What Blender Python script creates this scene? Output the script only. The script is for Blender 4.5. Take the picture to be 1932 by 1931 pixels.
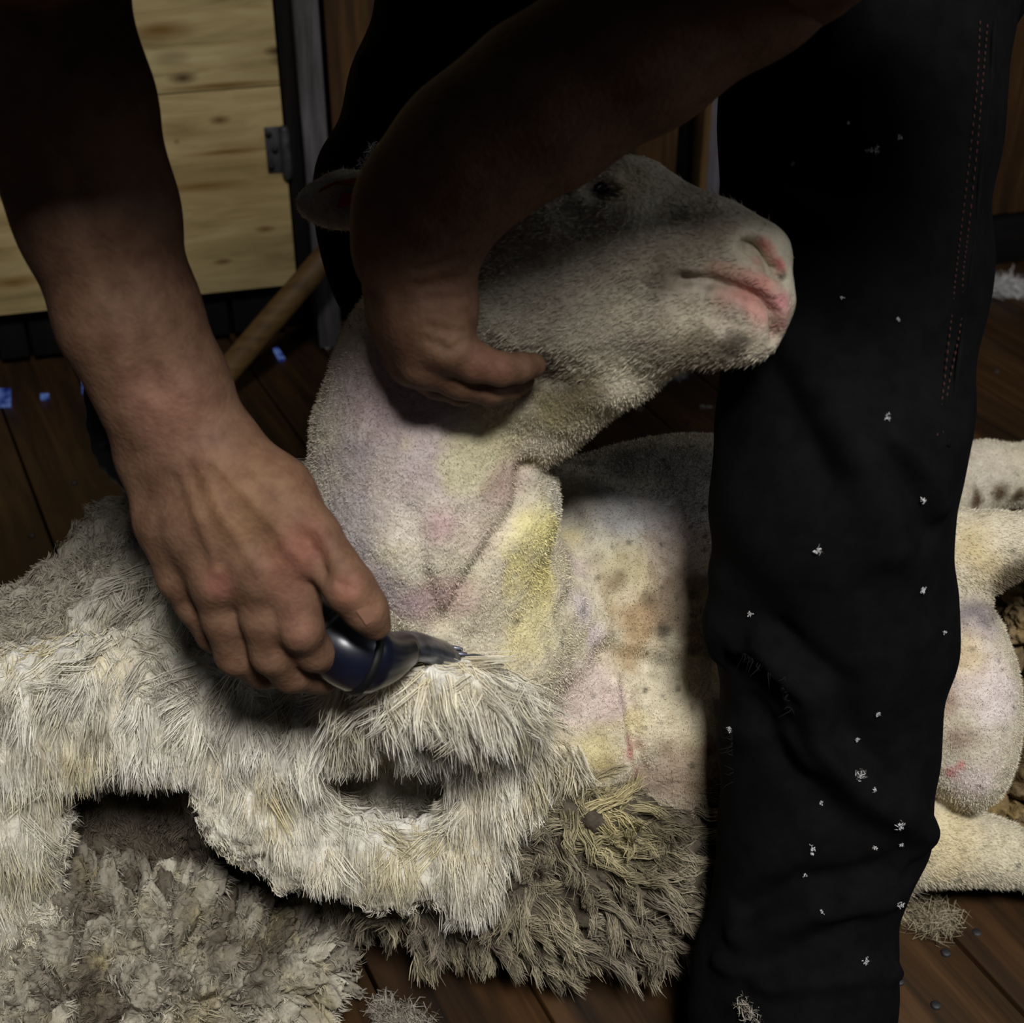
import bpy, math, random
import numpy as np

# ------------------------------------------------------------------ camera, light, exposure
for o in list(bpy.data.objects):
    bpy.data.objects.remove(o)
scene = bpy.context.scene
COL = scene.collection
rng = np.random.default_rng(7)
random.seed(7)

FPX = 2750.0
PITCH = math.radians(33.0)
CAM = np.array([0.0, 0.0, 1.0])
FWD = np.array([0.0, math.cos(PITCH), -math.sin(PITCH)])
UP = np.array([0.0, math.sin(PITCH), math.cos(PITCH)])
RIGHT = np.array([1.0, 0.0, 0.0])
CX, CY = 966.0, 965.5

cam_data = bpy.data.cameras.new('camera')
cam_data.sensor_width = 36.0
cam_data.sensor_fit = 'HORIZONTAL'
cam_data.lens = 36.0 * FPX / 1932.0
cam_data.clip_start = 0.02
cam = bpy.data.objects.new('camera', cam_data)
COL.objects.link(cam)
cam.location = CAM
cam.rotation_euler = (math.radians(90) - PITCH, 0, 0)
scene.camera = cam
cam_data.dof.use_dof = True
cam_data.dof.focus_distance = 1.08
cam_data.dof.aperture_fstop = 9.0

world = bpy.data.worlds.new('world')
scene.world = world
world.use_nodes = True
bg = world.node_tree.nodes['Background']
bg.inputs['Color'].default_value = (0.62, 0.72, 1.0, 1)
bg.inputs['Strength'].default_value = 0.05


def area(name, loc, target, size, size_y, energy, color):
    l = bpy.data.lights.new(name, 'AREA')
    l.shape = 'RECTANGLE'
    l.size = size
    l.size_y = size_y
    l.energy = energy
    l.color = color
    o = bpy.data.objects.new(name, l)
    COL.objects.link(o)
    o.location = loc
    d = np.array(target, float) - np.array(loc, float)
    from mathutils import Vector
    o.rotation_euler = Vector(d).to_track_quat('-Z', 'Y').to_euler()
    return o


key = area('skylight', (0.38, -0.90, 2.80), (0.0, 0.80, 0.10), 0.60, 0.50, 60.0, (0.98, 0.98, 1.0))
# unseen overhead source, beam narrowed to dim the back wall
key.data.spread = math.radians(100)
area('side_window_daylight', (2.0, 0.42, 1.50), (0.1, 0.85, 0.5), 0.6, 0.6, 9.5, (0.88, 0.92, 1.0))

vs = scene.view_settings
vs.view_transform = 'Standard'
vs.look = 'None'
vs.gamma = 1.0
vs.use_curve_mapping = False
vs.exposure = -0.88


# ------------------------------------------------------------------ helpers: geometry
def C(px, py, zd):
    return CAM + zd * (FWD + RIGHT * ((px - CX) / FPX) + UP * ((CY - py) / FPX))


def proj(V):
    r = np.asarray(V, float) - CAM
    zd = r @ FWD
    return CX + FPX * (r @ RIGHT) / zd, CY - FPX * (r @ UP) / zd, zd


def floor_at(px, py, z=0.0):
    d = FWD + RIGHT * ((px - CX) / FPX) + UP * ((CY - py) / FPX)
    return CAM + d * ((z - CAM[2]) / d[2])


def norm(v):
    v = np.asarray(v, float)
    return v / (np.linalg.norm(v, axis=-1, keepdims=True) + 1e-12)


def lin(c):
    c = np.asarray(c, float)
    return np.where(c <= 0.04045, c / 12.92, ((c + 0.055) / 1.055) ** 2.4)


_tab = np.random.default_rng(3).random((64, 64, 64)).astype(np.float32)


def vnoise(P, scale, seed=0):
    Q = np.asarray(P, float) * scale + 17.3 + seed * 7.77
    i = np.floor(Q).astype(int)
    f = Q - i
    f = f * f * (3 - 2 * f)
    out = 0
    for dx in (0, 1):
        for dy in (0, 1):
            for dz in (0, 1):
                w = (f[:, 0] if dx else 1 - f[:, 0]) * (f[:, 1] if dy else 1 - f[:, 1]) * (f[:, 2] if dz else 1 - f[:, 2])
                out = out + w * _tab[(i[:, 0] + dx) % 64, (i[:, 1] + dy) % 64, (i[:, 2] + dz) % 64]
    return out


def fbm(P, scale, seed=0, octs=3):
    a, s, t = 1.0, 0, 0
    for k in range(octs):
        s = s + a * vnoise(P, scale * 2 ** k, seed + k)
        t += a
        a *= 0.5
    return s / t


_wt = np.random.default_rng(5).random((32, 32, 32, 3))


def worley(P, scale, seed=0):
    """F1, F2 distances and cell id value"""
    Q = np.asarray(P, float) * scale + 9.1 + 3.3 * seed
    i = np.floor(Q).astype(int)
    f1 = np.full(len(Q), 9.0)
    f2 = np.full(len(Q), 9.0)
    cid = np.zeros(len(Q))
    for dx in (-1, 0, 1):
        for dy in (-1, 0, 1):
            for dz in (-1, 0, 1):
                j = i + np.array([dx, dy, dz])
                h = _wt[j[:, 0] % 32, j[:, 1] % 32, j[:, 2] % 32]
                d = np.linalg.norm(j + h - Q, axis=1)
                near = d < f1
                f2 = np.where(near, f1, np.minimum(f2, d))
                cid = np.where(near, h[:, 0], cid)
                f1 = np.where(near, d, f1)
    return f1, f2, cid


class Field:
    """signed distance field on a rectilinear grid"""
    def __init__(s, xs, ys, zs):
        s.ax = [np.asarray(a, np.float32) for a in (xs, ys, zs)]
        s.D = np.full(tuple(len(a) for a in s.ax), 1.0, np.float32)

    def _sub(s, lo, hi):
        sl = []
        for a, l, h in zip(s.ax, lo, hi):
            i0 = int(np.searchsorted(a, l))
            i1 = int(np.searchsorted(a, h))
            sl.append(slice(max(i0 - 1, 0), min(i1 + 1, len(a))))
        return tuple(sl)

    def _mix(s, sl, d, k, op):
        a = s.D[sl]
        if op == 'sub':
            d = -d
            h = np.maximum(k - np.abs(a - d), 0) / k
            s.D[sl] = np.maximum(a, d) + h * h * k * 0.25
        else:
            h = np.maximum(k - np.abs(a - d), 0) / k
            s.D[sl] = np.minimum(a, d) - h * h * k * 0.25

    def cap(s, a, b, ra, rb, k=0.01, op='add'):
        a = np.asarray(a, float)
        b = np.asarray(b, float)
        m = max(ra, rb) + k + 0.02
        sl = s._sub(np.minimum(a, b) - m, np.maximum(a, b) + m)
        X, Y, Z = [ax[q] for ax, q in zip(s.ax, sl)]
        if 0 in (len(X), len(Y), len(Z)):
            return
        px = (X - a[0])[:, None, None]
        py = (Y - a[1])[None, :, None]
        pz = (Z - a[2])[None, None, :]
        ba = b - a
        bb = float(ba @ ba) + 1e-12
        h = np.clip((px * ba[0] + py * ba[1] + pz * ba[2]) / bb, 0, 1)
        d = np.sqrt((px - h * ba[0]) ** 2 + (py - h * ba[1]) ** 2 + (pz - h * ba[2]) ** 2) - (ra + (rb - ra) * h)
        s._mix(sl, d.astype(np.float32), k, op)

    def ell(s, c, radii, R=None, k=0.01, op='add'):
        c = np.asarray(c, float)
        R = np.eye(3) if R is None else np.asarray(R, float)      # rows = axes
        r = np.asarray(radii, float)
        ext = np.sqrt(((R * r[:, None]) ** 2).sum(0)) + k + 0.02
        sl = s._sub(c - ext, c + ext)
        X, Y, Z = [ax[q] for ax, q in zip(s.ax, sl)]
        if 0 in (len(X), len(Y), len(Z)):
            return
        px = (X - c[0])[:, None, None]
        py = (Y - c[1])[None, :, None]
        pz = (Z - c[2])[None, None, :]
        k0 = 0
        k1 = 0
        for q in range(3):
            e = px * R[q, 0] + py * R[q, 1] + pz * R[q, 2]
            k0 = k0 + (e / r[q]) ** 2
            k1 = k1 + (e / r[q] ** 2) ** 2
        k0 = np.sqrt(k0)
        k1 = np.sqrt(k1) + 1e-9
        d = k0 * (k0 - 1.0) / k1
        s._mix(sl, d.astype(np.float32), k, op)

    def chain(s, pts, k=0.01):
        P = [(C(*p[:3]) if len(p) == 4 else np.array(p[0]), p[-1]) for p in pts]
        for (a, ra), (b, rb) in zip(P[:-1], P[1:]):
            s.cap(a, b, ra, rb, k)

    def mesh(s):
        D = s.D
        S = D < 0
        n = np.zeros(tuple(q - 1 for q in D.shape), np.uint8)
        for dx in (0, 1):
            for dy in (0, 1):
                for dz in (0, 1):
                    n += S[dx:D.shape[0] - 1 + dx, dy:D.shape[1] - 1 + dy, dz:D.shape[2] - 1 + dz]
        act = (n > 0) & (n < 8)
        I = np.argwhere(act)
        ids = np.full(act.shape, -1, np.int32)
        ids[act] = np.arange(len(I))
        acc = np.zeros((len(I), 3))
        cnt = np.zeros(len(I))
        for axis in range(3):
            e = np.zeros(3, int)
            e[axis] = 1
            oth = [q for q in range(3) if q != axis]
            for b0 in (0, 1):
                for b1 in (0, 1):
                    o = np.zeros(3, int)
                    o[oth[0]] = b0
                    o[oth[1]] = b1
                    A = I + o
                    B = A + e
                    d0 = D[A[:, 0], A[:, 1], A[:, 2]]
                    d1 = D[B[:, 0], B[:, 1], B[:, 2]]
                    m = (d0 < 0) != (d1 < 0)
                    t = np.where(m, d0 / np.where(m, d0 - d1, 1), 0)
                    acc[m] += o + e * t[m][:, None]
                    cnt[m] += 1
        F = I + acc / cnt[:, None]
        V = np.stack([np.interp(F[:, q], np.arange(len(s.ax[q])), s.ax[q]) for q in range(3)], 1)
        Q = []
        for axis in range(3):
            o1, o2 = [(1, 2), (2, 0), (0, 1)][axis]
            sl0 = [slice(1, -1)] * 3
            sl1 = [slice(1, -1)] * 3
            sl0[axis] = slice(0, -1)
            sl1[axis] = slice(1, None)
            s0 = S[tuple(sl0)]
            s1 = S[tuple(sl1)]
            m = np.argwhere(s0 != s1)
            inside = s0[m[:, 0], m[:, 1], m[:, 2]]
            base = m.copy()
            base[:, o1] += 1
            base[:, o2] += 1
            cells = []
            for (u, v) in ((-1, -1), (0, -1), (0, 0), (-1, 0)):
                c = base.copy()
                c[:, o1] += u
                c[:, o2] += v
                cells.append(ids[c[:, 0], c[:, 1], c[:, 2]])
            q = np.stack(cells, 1)
            q[~inside] = q[~inside][:, ::-1]
            Q.append(q)
        return V, np.concatenate(Q)


def axis_range(*segs):
    """(start, stop, step) pieces glued into one coordinate list"""
    out = []
    for a, b, h in segs:
        n = max(int(round((b - a) / h)), 1)
        out.extend(list(a + (b - a) * np.arange(n) / n))
    out.append(segs[-1][1])
    return np.array(out)


def vnormals(V, Q):
    a, b, c, d = [V[Q[:, k]] for k in range(4)]
    fn = np.cross(c - a, d - b)
    N = np.zeros_like(V)
    for k in range(4):
        for q in range(3):
            N[:, q] += np.bincount(Q[:, k], fn[:, q], len(V))
    return norm(N)


def smooth(V, Q, it=2, w=0.5):
    E = np.concatenate([Q[:, [0, 1]], Q[:, [1, 2]], Q[:, [2, 3]], Q[:, [3, 0]]])
    cnt = np.bincount(E[:, 0], minlength=len(V)) + np.bincount(E[:, 1], minlength=len(V)) + 1e-9
    for _ in range(it):
        A = np.zeros_like(V)
        for q in range(3):
            A[:, q] = np.bincount(E[:, 0], V[E[:, 1], q], len(V)) + np.bincount(E[:, 1], V[E[:, 0], q], len(V))
        V = V + w * (A / cnt[:, None] - V)
    return V


class Picker:
    def __init__(s, V):
        s.V = V
        s.u, s.v, s.z = proj(V)

    def __call__(s, px, py, tol=9):
        for t in (tol, tol * 2, tol * 4, tol * 8):
            m = np.where((abs(s.u - px) < t) & (abs(s.v - py) < t))[0]
            if len(m):
                return s.V[m[np.argmin(s.z[m])]]
        return s.V[np.argmin((s.u - px) ** 2 + (s.v - py) ** 2)]


def poly_dist(V, pts):
    best = np.full(len(V), 9.0)
    for a, b in zip(pts[:-1], pts[1:]):
        ba = b - a
        h = np.clip(((V - a) @ ba) / (ba @ ba + 1e-12), 0, 1)
        best = np.minimum(best, np.linalg.norm(V - a - h[:, None] * ba, axis=1))
    return best


def fold(V, N, pick, pix, amp, width):
    pts = [pick(*p) for p in pix]
    d = poly_dist(V, pts)
    return V + N * (amp * np.exp(-(d / width) ** 2))[:, None]


def paint(V, base, patches, pick, warp=0.35):
    col = np.tile(lin(base), (len(V), 1))
    n1 = fbm(V, 28, 1)
    n2 = fbm(V, 75, 5)
    for (px, py, r, c, st) in patches:
        p = pick(px, py)
        zd = (p - CAM) @ FWD
        R = r * zd / FPX
        d = np.linalg.norm(V - p, axis=1) / R
        d = d * (1 + warp * 2 * (n1 - 0.5) + warp * 1.6 * (n2 - 0.5))
        w = np.clip(1.25 - d, 0, 1)
        w = w * w * (3 - 2 * w) * st
        col = col * (1 - w[:, None]) + lin(c) * w[:, None]
    return col


# ------------------------------------------------------------------ helpers: objects
def mesh_obj(name, V, F, mat, parent=None, col=None, smooth_shade=True):
    me = bpy.data.meshes.new(name)
    V = np.asarray(V, np.float32)
    if isinstance(F, np.ndarray):
        k = F.shape[1]
        me.vertices.add(len(V))
        me.vertices.foreach_set('co', V.ravel())
        me.loops.add(F.size)
        me.loops.foreach_set('vertex_index', F.astype(np.int32).ravel())
        me.polygons.add(len(F))
        me.polygons.foreach_set('loop_start', np.arange(0, F.size, k, dtype=np.int32))
        me.update(calc_edges=True)
    else:
        me.from_pydata([tuple(map(float, v)) for v in V], [], [tuple(f) for f in F])
        me.update()
    me.polygons.foreach_set('use_smooth', np.full(len(me.polygons), smooth_shade))
    if col is not None:
        at = me.color_attributes.new('Col', 'FLOAT_COLOR', 'POINT')
        at.data.foreach_set('color', np.concatenate([col, np.ones((len(col), 1))], 1).astype(np.float32).ravel())
    me.materials.append(mat)
    o = bpy.data.objects.new(name, me)
    COL.objects.link(o)
    if parent is not None:
        o.parent = parent
        if parent.type == 'EMPTY' or True:
            o.location = -np.array(abs_loc(parent))
    return o


def abs_loc(o):
    p = np.array(o.location)
    while o.parent is not None:
        o = o.parent
        p = p + np.array(o.location)
    return p


def empty(name, loc):
    o = bpy.data.objects.new(name, None)
    COL.objects.link(o)
    o.location = loc
    o.empty_display_size = 0.05
    return o


def tag(o, label=None, cat=None, group=None, kind=None):
    if label: o['label'] = label
    if cat: o['category'] = cat
    if group: o['group'] = group
    if kind: o['kind'] = kind
    return o


def box_mesh(lo, hi, bev=0.0):
    """box with optional chamfered edges as V, F lists"""
    import bmesh
    bm = bmesh.new()
    bmesh.ops.create_cube(bm, size=1.0)
    lo = np.array(lo, float)
    hi = np.array(hi, float)
    for v in bm.verts:
        v.co = tuple((lo + hi) / 2 + np.array(v.co) * (hi - lo))
    if bev > 0:
        bmesh.ops.bevel(bm, geom=list(bm.edges), offset=bev, segments=2, affect='EDGES', profile=0.5)
    bm.verts.index_update()
    V = np.array([v.co[:] for v in bm.verts])
    F = [[v.index for v in f.verts] for f in bm.faces]
    bm.free()
    return V, F


def tube(pts, radii, seg=12, flat=None, caps=True):
    """lofted tube through points (world), V and F"""
    P = np.asarray(pts, float)
    n = len(P)
    T = norm(np.gradient(P, axis=0))
    ref = np.array([0.0, 0.0, 1.0]) if abs(T[0][2]) < 0.9 else np.array([1.0, 0, 0])
    V, F = [], []
    a = norm(np.cross(T[0], ref))
    for i in range(n):
        a = norm(a - T[i] * (a @ T[i]))
        b = np.cross(T[i], a)
        for k in range(seg):
            t = 2 * math.pi * k / seg
            rb = radii[i] * (flat if flat else 1)
            V.append(P[i] + a * math.cos(t) * radii[i] + b * math.sin(t) * rb)
    for i in range(n - 1):
        for k in range(seg):
            k2 = (k + 1) % seg
            F.append((i * seg + k, i * seg + k2, (i + 1) * seg + k2, (i + 1) * seg + k))
    if caps:
        F.append(tuple(range(seg))[::-1])
        F.append(tuple((n - 1) * seg + k for k in range(seg)))
    return np.array(V), F


def spline(pts, n):
    """Catmull-Rom resample"""
    P = np.asarray(pts, float)
    P = np.vstack([2 * P[0] - P[1], P, 2 * P[-1] - P[-2]])
    out = []
    m = len(P) - 3
    for t in np.linspace(0, m - 1e-6, n):
        i = int(t)
        f = t - i
        p0, p1, p2, p3 = P[i:i + 4]
        out.append(0.5 * (2 * p1 + (p2 - p0) * f + (2 * p0 - 5 * p1 + 4 * p2 - p3) * f * f + (3 * p1 - p0 - 3 * p2 + p3) * f ** 3))
    return np.array(out)


def join(parts):
    V, F, off = [], [], 0
    for v, f in parts:
        V.append(np.asarray(v))
        F.extend([[int(i) + off for i in q] for q in f])
        off += len(v)
    return np.vstack(V), F


def sample(V, Q, n, col=None, keep=None):
    """random surface points with normal (and colour)"""
    T = np.concatenate([Q[:, [0, 1, 2]], Q[:, [0, 2, 3]]])
    a, b, c = V[T[:, 0]], V[T[:, 1]], V[T[:, 2]]
    cr = np.cross(b - a, c - a)
    ar = np.linalg.norm(cr, axis=1)
    if keep is not None:
        ar = ar * keep((a + b + c) / 3, norm(cr))
    i = rng.choice(len(T), n, p=ar / ar.sum())
    u, v = rng.random(n), rng.random(n)
    m = u + v > 1
    u[m], v[m] = 1 - u[m], 1 - v[m]
    P = a[i] + (b[i] - a[i]) * u[:, None] + (c[i] - a[i]) * v[:, None]
    N = norm(cr[i])
    if col is None:
        return P, N, None
    return P, N, col[T[i, 0]]


def ribbons(paths, width, cols):
    """paths (n,s,3) -> thin tapering ribbons; cols (n,s,3)"""
    n, s, _ = paths.shape
    d = norm(paths[:, -1] - paths[:, 0])
    side = norm(np.cross(d, norm(rng.normal(size=(n, 3)))))
    w = (np.asarray(width).reshape(-1, 1) * np.array([1.0] + [0.9] * (s - 2) + [0.25])[None, :] * 0.5)[:, :, None] * side[:, None, :]
    V = np.stack([paths - w, paths + w], 2).reshape(-1, 3)
    base = (np.arange(n) * s * 2)[:, None]
    k = np.arange(s - 1)[None, :] * 2
    Q = np.stack([base + k, base + k + 1, base + k + 3, base + k + 2], 2).reshape(-1, 4)
    c = np.repeat(cols.reshape(-1, 3), 2, axis=0)
    return V, Q, c


def spikes(P, E, width, cols):
    n = len(P)
    d = norm(E - P)
    side = norm(np.cross(d, norm(rng.normal(size=(n, 3))))) * width * 0.5
    V = np.stack([P - side, P + side, E], 1).reshape(-1, 3)
    return V, np.arange(3 * n).reshape(-1, 3), np.repeat(cols, 3, axis=0)


def locks(roots, dirs, norms, length, radius, per, croot, ctip, seg=4, width=0.0009, gravity=0.2, crimp=0.0012, tip=0.3, cvar=0.12, curl=0.16):
    """tapering locks of wool; every argument per lock; returns ribbons"""
    n = len(roots)
    L = np.broadcast_to(length, (n,)).astype(float)
    R = np.broadcast_to(radius, (n,)).astype(float)
    d = norm(dirs)
    a = norm(np.cross(d, norms + 0.01 * rng.normal(size=(n, 3))))
    b = np.cross(d, a)
    th = rng.random((n, per)) * 2 * math.pi
    rr = np.sqrt(rng.random((n, per)))
    off = a[:, None] * (np.cos(th) * rr)[..., None] + b[:, None] * (np.sin(th) * rr)[..., None]
    t = np.linspace(0, 1, seg)
    lv = L[:, None] * (0.75 + 0.35 * rng.random((n, per)))
    P = np.zeros((n, per, seg, 3))
    bend = rng.normal(size=(n, 3)) * curl
    sb = rng.normal(size=(n, per, 3)) * curl * 0.5
    ph = rng.random((n, 1)) * 6.28 + rng.normal(size=(n, per)) * 0.5
    for k in range(seg):
        f = t[k]
        rad = R * ((1 - f) + tip * f)
        p = roots[:, None] + d[:, None] * (lv * f)[..., None] + off * rad[:, None, None]
        p = p + (bend[:, None] + sb) * (lv * f * f)[..., None] + np.array([0, 0, -1.0]) * (gravity * lv * f * f)[..., None]
        p = p + (a[:, None] * np.sin(ph + f * 9.0)[..., None] + b[:, None] * np.cos(ph * 1.3 + f * 8.0)[..., None]) * (crimp * f)
        P[:, :, k] = p
    var = 1 + cvar * rng.normal(size=(n, 1, 1)) + cvar * 0.6 * rng.normal(size=(n, per, 1))
    cols = np.zeros((n, per, seg, 3))
    for k in range(seg):
        f = t[k]
        cols[:, :, k] = np.clip((croot[:, None] * (1 - f) + ctip[:, None] * f) * var, 0.005, 0.95)
    return ribbons(P.reshape(-1, seg, 3), np.full(n * per, width) * (0.7 + 0.6 * rng.random(n * per)), cols.reshape(-1, seg, 3))


# ------------------------------------------------------------------ helpers: materials
def newmat(name):
    m = bpy.data.materials.new(name)
    m.use_nodes = True
    nt = m.node_tree
    b = nt.nodes['Principled BSDF']
    return m, nt, b


def N(nt, kind, **kw):
    n = nt.nodes.new(kind)
    for k, v in kw.items():
        if k in n.inputs:
            n.inputs[k].default_value = v
        else:
            setattr(n, k, v)
    return n


def ramp(nt, fac, stops):
    r = nt.nodes.new('ShaderNodeValToRGB')
    el = r.color_ramp.elements
    while len(el) < len(stops):
        el.new(0.5)
    for e, (p, c) in zip(el, stops):
        e.position = p
        e.color = (*lin(c), 1)
    nt.links.new(fac, r.inputs['Fac'])
    return r.outputs['Color']


def coords(nt, scale=(1, 1, 1), loc=(0, 0, 0), rot=(0, 0, 0)):
    tc = nt.nodes.new('ShaderNodeTexCoord')
    mp = nt.nodes.new('ShaderNodeMapping')
    mp.inputs['Scale'].default_value = scale
    mp.inputs['Location'].default_value = loc
    mp.inputs['Rotation'].default_value = rot
    nt.links.new(tc.outputs['Object'], mp.inputs['Vector'])
    return mp.outputs['Vector']


def mixc(nt, a, b, fac, mode='MIX'):
    m = nt.nodes.new('ShaderNodeMix')
    m.data_type = 'RGBA'
    m.blend_type = mode
    if hasattr(fac, 'links'):
        nt.links.new(fac, m.inputs['Factor'])
    else:
        m.inputs['Factor'].default_value = fac
    for s, v in (('A', a), ('B', b)):
        i = [q for q in m.inputs if q.name == s and q.type == 'RGBA'][0]
        if hasattr(v, 'links'):
            nt.links.new(v, i)
        else:
            i.default_value = (*lin(v), 1)
    return [q for q in m.outputs if q.type == 'RGBA'][0]


def bump(nt, b, height, strength, dist):
    n = nt.nodes.new('ShaderNodeBump')
    n.inputs['Strength'].default_value = strength
    n.inputs['Distance'].default_value = dist
    nt.links.new(height, n.inputs['Height'])
    nt.links.new(n.outputs['Normal'], b.inputs['Normal'])


def plain(name, c1, c2=None, rough=0.7, scale=30, spec=0.3, metal=0.0, bmp=0.0, stretch=(1, 1, 1)):
    m, nt, b = newmat(name)
    v = coords(nt, stretch)
    n = N(nt, 'ShaderNodeTexNoise', Scale=scale, Detail=5.0, Roughness=0.6)
    nt.links.new(v, n.inputs['Vector'])
    col = ramp(nt, n.outputs['Fac'], [(0.3, c1), (0.7, c2 or c1)])
    nt.links.new(col, b.inputs['Base Color'])
    b.inputs['Roughness'].default_value = rough
    b.inputs['Specular IOR Level'].default_value = spec
    b.inputs['Metallic'].default_value = metal
    if bmp:
        bump(nt, b, n.outputs['Fac'], 0.6, bmp)
    return m


def attr_mat(name, rough=0.85, spec=0.2, noise=60, amount=0.25, bmp=0.0, bscale=400, sss=0.0, dark=(0.55, 0.5, 0.45), bstretch=None):
    """colour from the painted vertex attribute with fine mottling"""
    m, nt, b = newmat(name)
    a = N(nt, 'ShaderNodeAttribute', attribute_name='Col')
    v = coords(nt)
    n = N(nt, 'ShaderNodeTexNoise', Scale=noise, Detail=6.0, Roughness=0.65)
    nt.links.new(v, n.inputs['Vector'])
    mm = ramp(nt, n.outputs['Fac'], [(0.35, dark), (0.6, (1, 1, 1))])
    col = mixc(nt, a.outputs['Color'], mm, amount, 'MULTIPLY')
    nt.links.new(col, b.inputs['Base Color'])
    b.inputs['Roughness'].default_value = rough
    b.inputs['Specular IOR Level'].default_value = spec
    if sss:
        b.inputs['Subsurface Weight'].default_value = sss
        b.inputs['Subsurface Radius'].default_value = (0.008, 0.004, 0.002)
        b.inputs['Subsurface Scale'].default_value = 0.5
    if bmp:
        n2 = N(nt, 'ShaderNodeTexNoise', Scale=bscale, Detail=3.0)
        nt.links.new(coords(nt, bstretch) if bstretch else v, n2.inputs['Vector'])
        bump(nt, b, n2.outputs['Fac'], 0.7, bmp)
    return m


def wood(name, dark, mid, light, scale=6.0, stretch=(1, 12, 12), rough=0.6, knots=True, bmp=0.0004, spec=0.3):
    """grain runs along the object's local x axis"""
    m, nt, b = newmat(name)
    tc = nt.nodes.new('ShaderNodeTexCoord')
    oi = nt.nodes.new('ShaderNodeObjectInfo')
    add = N(nt, 'ShaderNodeVectorMath', operation='MULTIPLY_ADD')
    nt.links.new(oi.outputs['Random'], add.inputs[0])
    add.inputs[1].default_value = (13.7, 5.1, 9.3)
    nt.links.new(tc.outputs['Object'], add.inputs[2])
    mp = N(nt, 'ShaderNodeMapping')
    mp.inputs['Scale'].default_value = stretch
    nt.links.new(add.outputs[0], mp.inputs['Vector'])
    n = N(nt, 'ShaderNodeTexNoise', Scale=scale, Detail=7.0, Roughness=0.62, Distortion=0.6)
    nt.links.new(mp.outputs[0], n.inputs['Vector'])
    col = ramp(nt, n.outputs['Fac'], [(0.3, dark), (0.5, mid), (0.68, light)])
    n3 = N(nt, 'ShaderNodeTexNoise', Scale=3.0, Detail=3.0)
    nt.links.new(add.outputs[0], n3.inputs['Vector'])
    col = mixc(nt, col, ramp(nt, n3.outputs['Fac'], [(0.3, (0.7, 0.66, 0.6)), (0.6, (1, 1, 1))]), 0.6, 'MULTIPLY')
    if knots:
        mp2 = N(nt, 'ShaderNodeMapping')
        mp2.inputs['Scale'].default_value = (2.2, 5.5, 5.5)
        nt.links.new(add.outputs[0], mp2.inputs['Vector'])
        vo = N(nt, 'ShaderNodeTexVoronoi', Scale=2.0)
        nt.links.new(mp2.outputs[0], vo.inputs['Vector'])
        k = ramp(nt, vo.outputs['Distance'], [(0.05, (0.25, 0.2, 0.15)), (0.17, (1, 1, 1))])
        col = mixc(nt, col, k, 0.8, 'MULTIPLY')
    # per-object tint
    tint = ramp(nt, oi.outputs['Random'], [(0.0, (0.8, 0.76, 0.72)), (1.0, (1, 1, 1))])
    col = mixc(nt, col, tint, 0.8, 'MULTIPLY')
    nt.links.new(col, b.inputs['Base Color'])
    b.inputs['Roughness'].default_value = rough
    b.inputs['Specular IOR Level'].default_value = spec
    bump(nt, b, n.outputs['Fac'], 0.5, bmp)
    return m


M_SKIN = attr_mat('shearer_skin', rough=0.68, spec=0.2, noise=70, amount=0.45, bmp=0.0009, bscale=300, sss=0.0, dark=(0.6, 0.45, 0.38))
M_SHEEP = attr_mat('shorn_sheep_skin', rough=0.9, spec=0.1, noise=90, amount=0.35, bmp=0.0022, bscale=330, dark=(0.6, 0.54, 0.46))
M_FUZZ = attr_mat('short_wool_fuzz', rough=0.9, spec=0.1, noise=40, amount=0.15)
M_WOOL = attr_mat('wool_fibre', rough=0.85, spec=0.15, noise=25, amount=0.35, dark=(0.6, 0.52, 0.38))
M_SHEET = attr_mat('matted_fleece', rough=0.9, spec=0.08, noise=35, amount=0.5, bmp=0.006, bscale=150, dark=(0.5, 0.44, 0.33), bstretch=(1.6, 1.6, 0.25))
M_CLOD = attr_mat('greasy_staple_wool', rough=0.9, spec=0.12, noise=55, amount=0.5, bmp=0.004, bscale=170, dark=(0.45, 0.39, 0.3))
M_TROUSER = plain('black_work_denim', (0.035, 0.035, 0.037), (0.062, 0.061, 0.062), rough=0.95, scale=55, spec=0.04, bmp=0.0006)
M_SHIRT = plain('black_singlet_cotton', (0.03, 0.03, 0.034), (0.05, 0.05, 0.055), rough=0.95, scale=60, spec=0.1)
M_SHOE = plain('dark_felt_moccasin', (0.05, 0.045, 0.04), (0.09, 0.08, 0.07), rough=0.9, scale=40)
M_STITCH = plain('rust_thread', (0.20, 0.09, 0.06), (0.24, 0.12, 0.08), rough=0.9)
M_THREAD = plain('black_thread', (0.03, 0.03, 0.03), rough=0.95)
M_STEEL = plain('worn_steel', (0.30, 0.31, 0.34), (0.55, 0.56, 0.6), rough=0.35, metal=0.9, scale=90)
M_GRIP = plain('blue_black_grip', (0.03, 0.035, 0.06), (0.06, 0.07, 0.13), rough=0.28, spec=0.6, scale=25)
M_RUBBER = plain('black_rubber', (0.025, 0.025, 0.028), (0.04, 0.04, 0.045), rough=0.6)
M_HINGE = plain('galvanised_hinge', (0.16, 0.155, 0.16), (0.28, 0.27, 0.27), rough=0.55, metal=0.5, scale=60)
M_SCREW = plain('dark_screw', (0.05, 0.05, 0.05), (0.1, 0.1, 0.1), rough=0.5, metal=0.5)
M_TAG = plain('red_tag_plastic', (0.55, 0.05, 0.06), (0.62, 0.08, 0.08), rough=0.4)
M_EYE = plain('dark_eye', (0.03, 0.02, 0.015), (0.06, 0.04, 0.03), rough=0.12, spec=0.6)
M_NAIL = plain('fingernail', (0.46, 0.33, 0.26), (0.50, 0.37, 0.30), rough=0.35)
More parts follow.
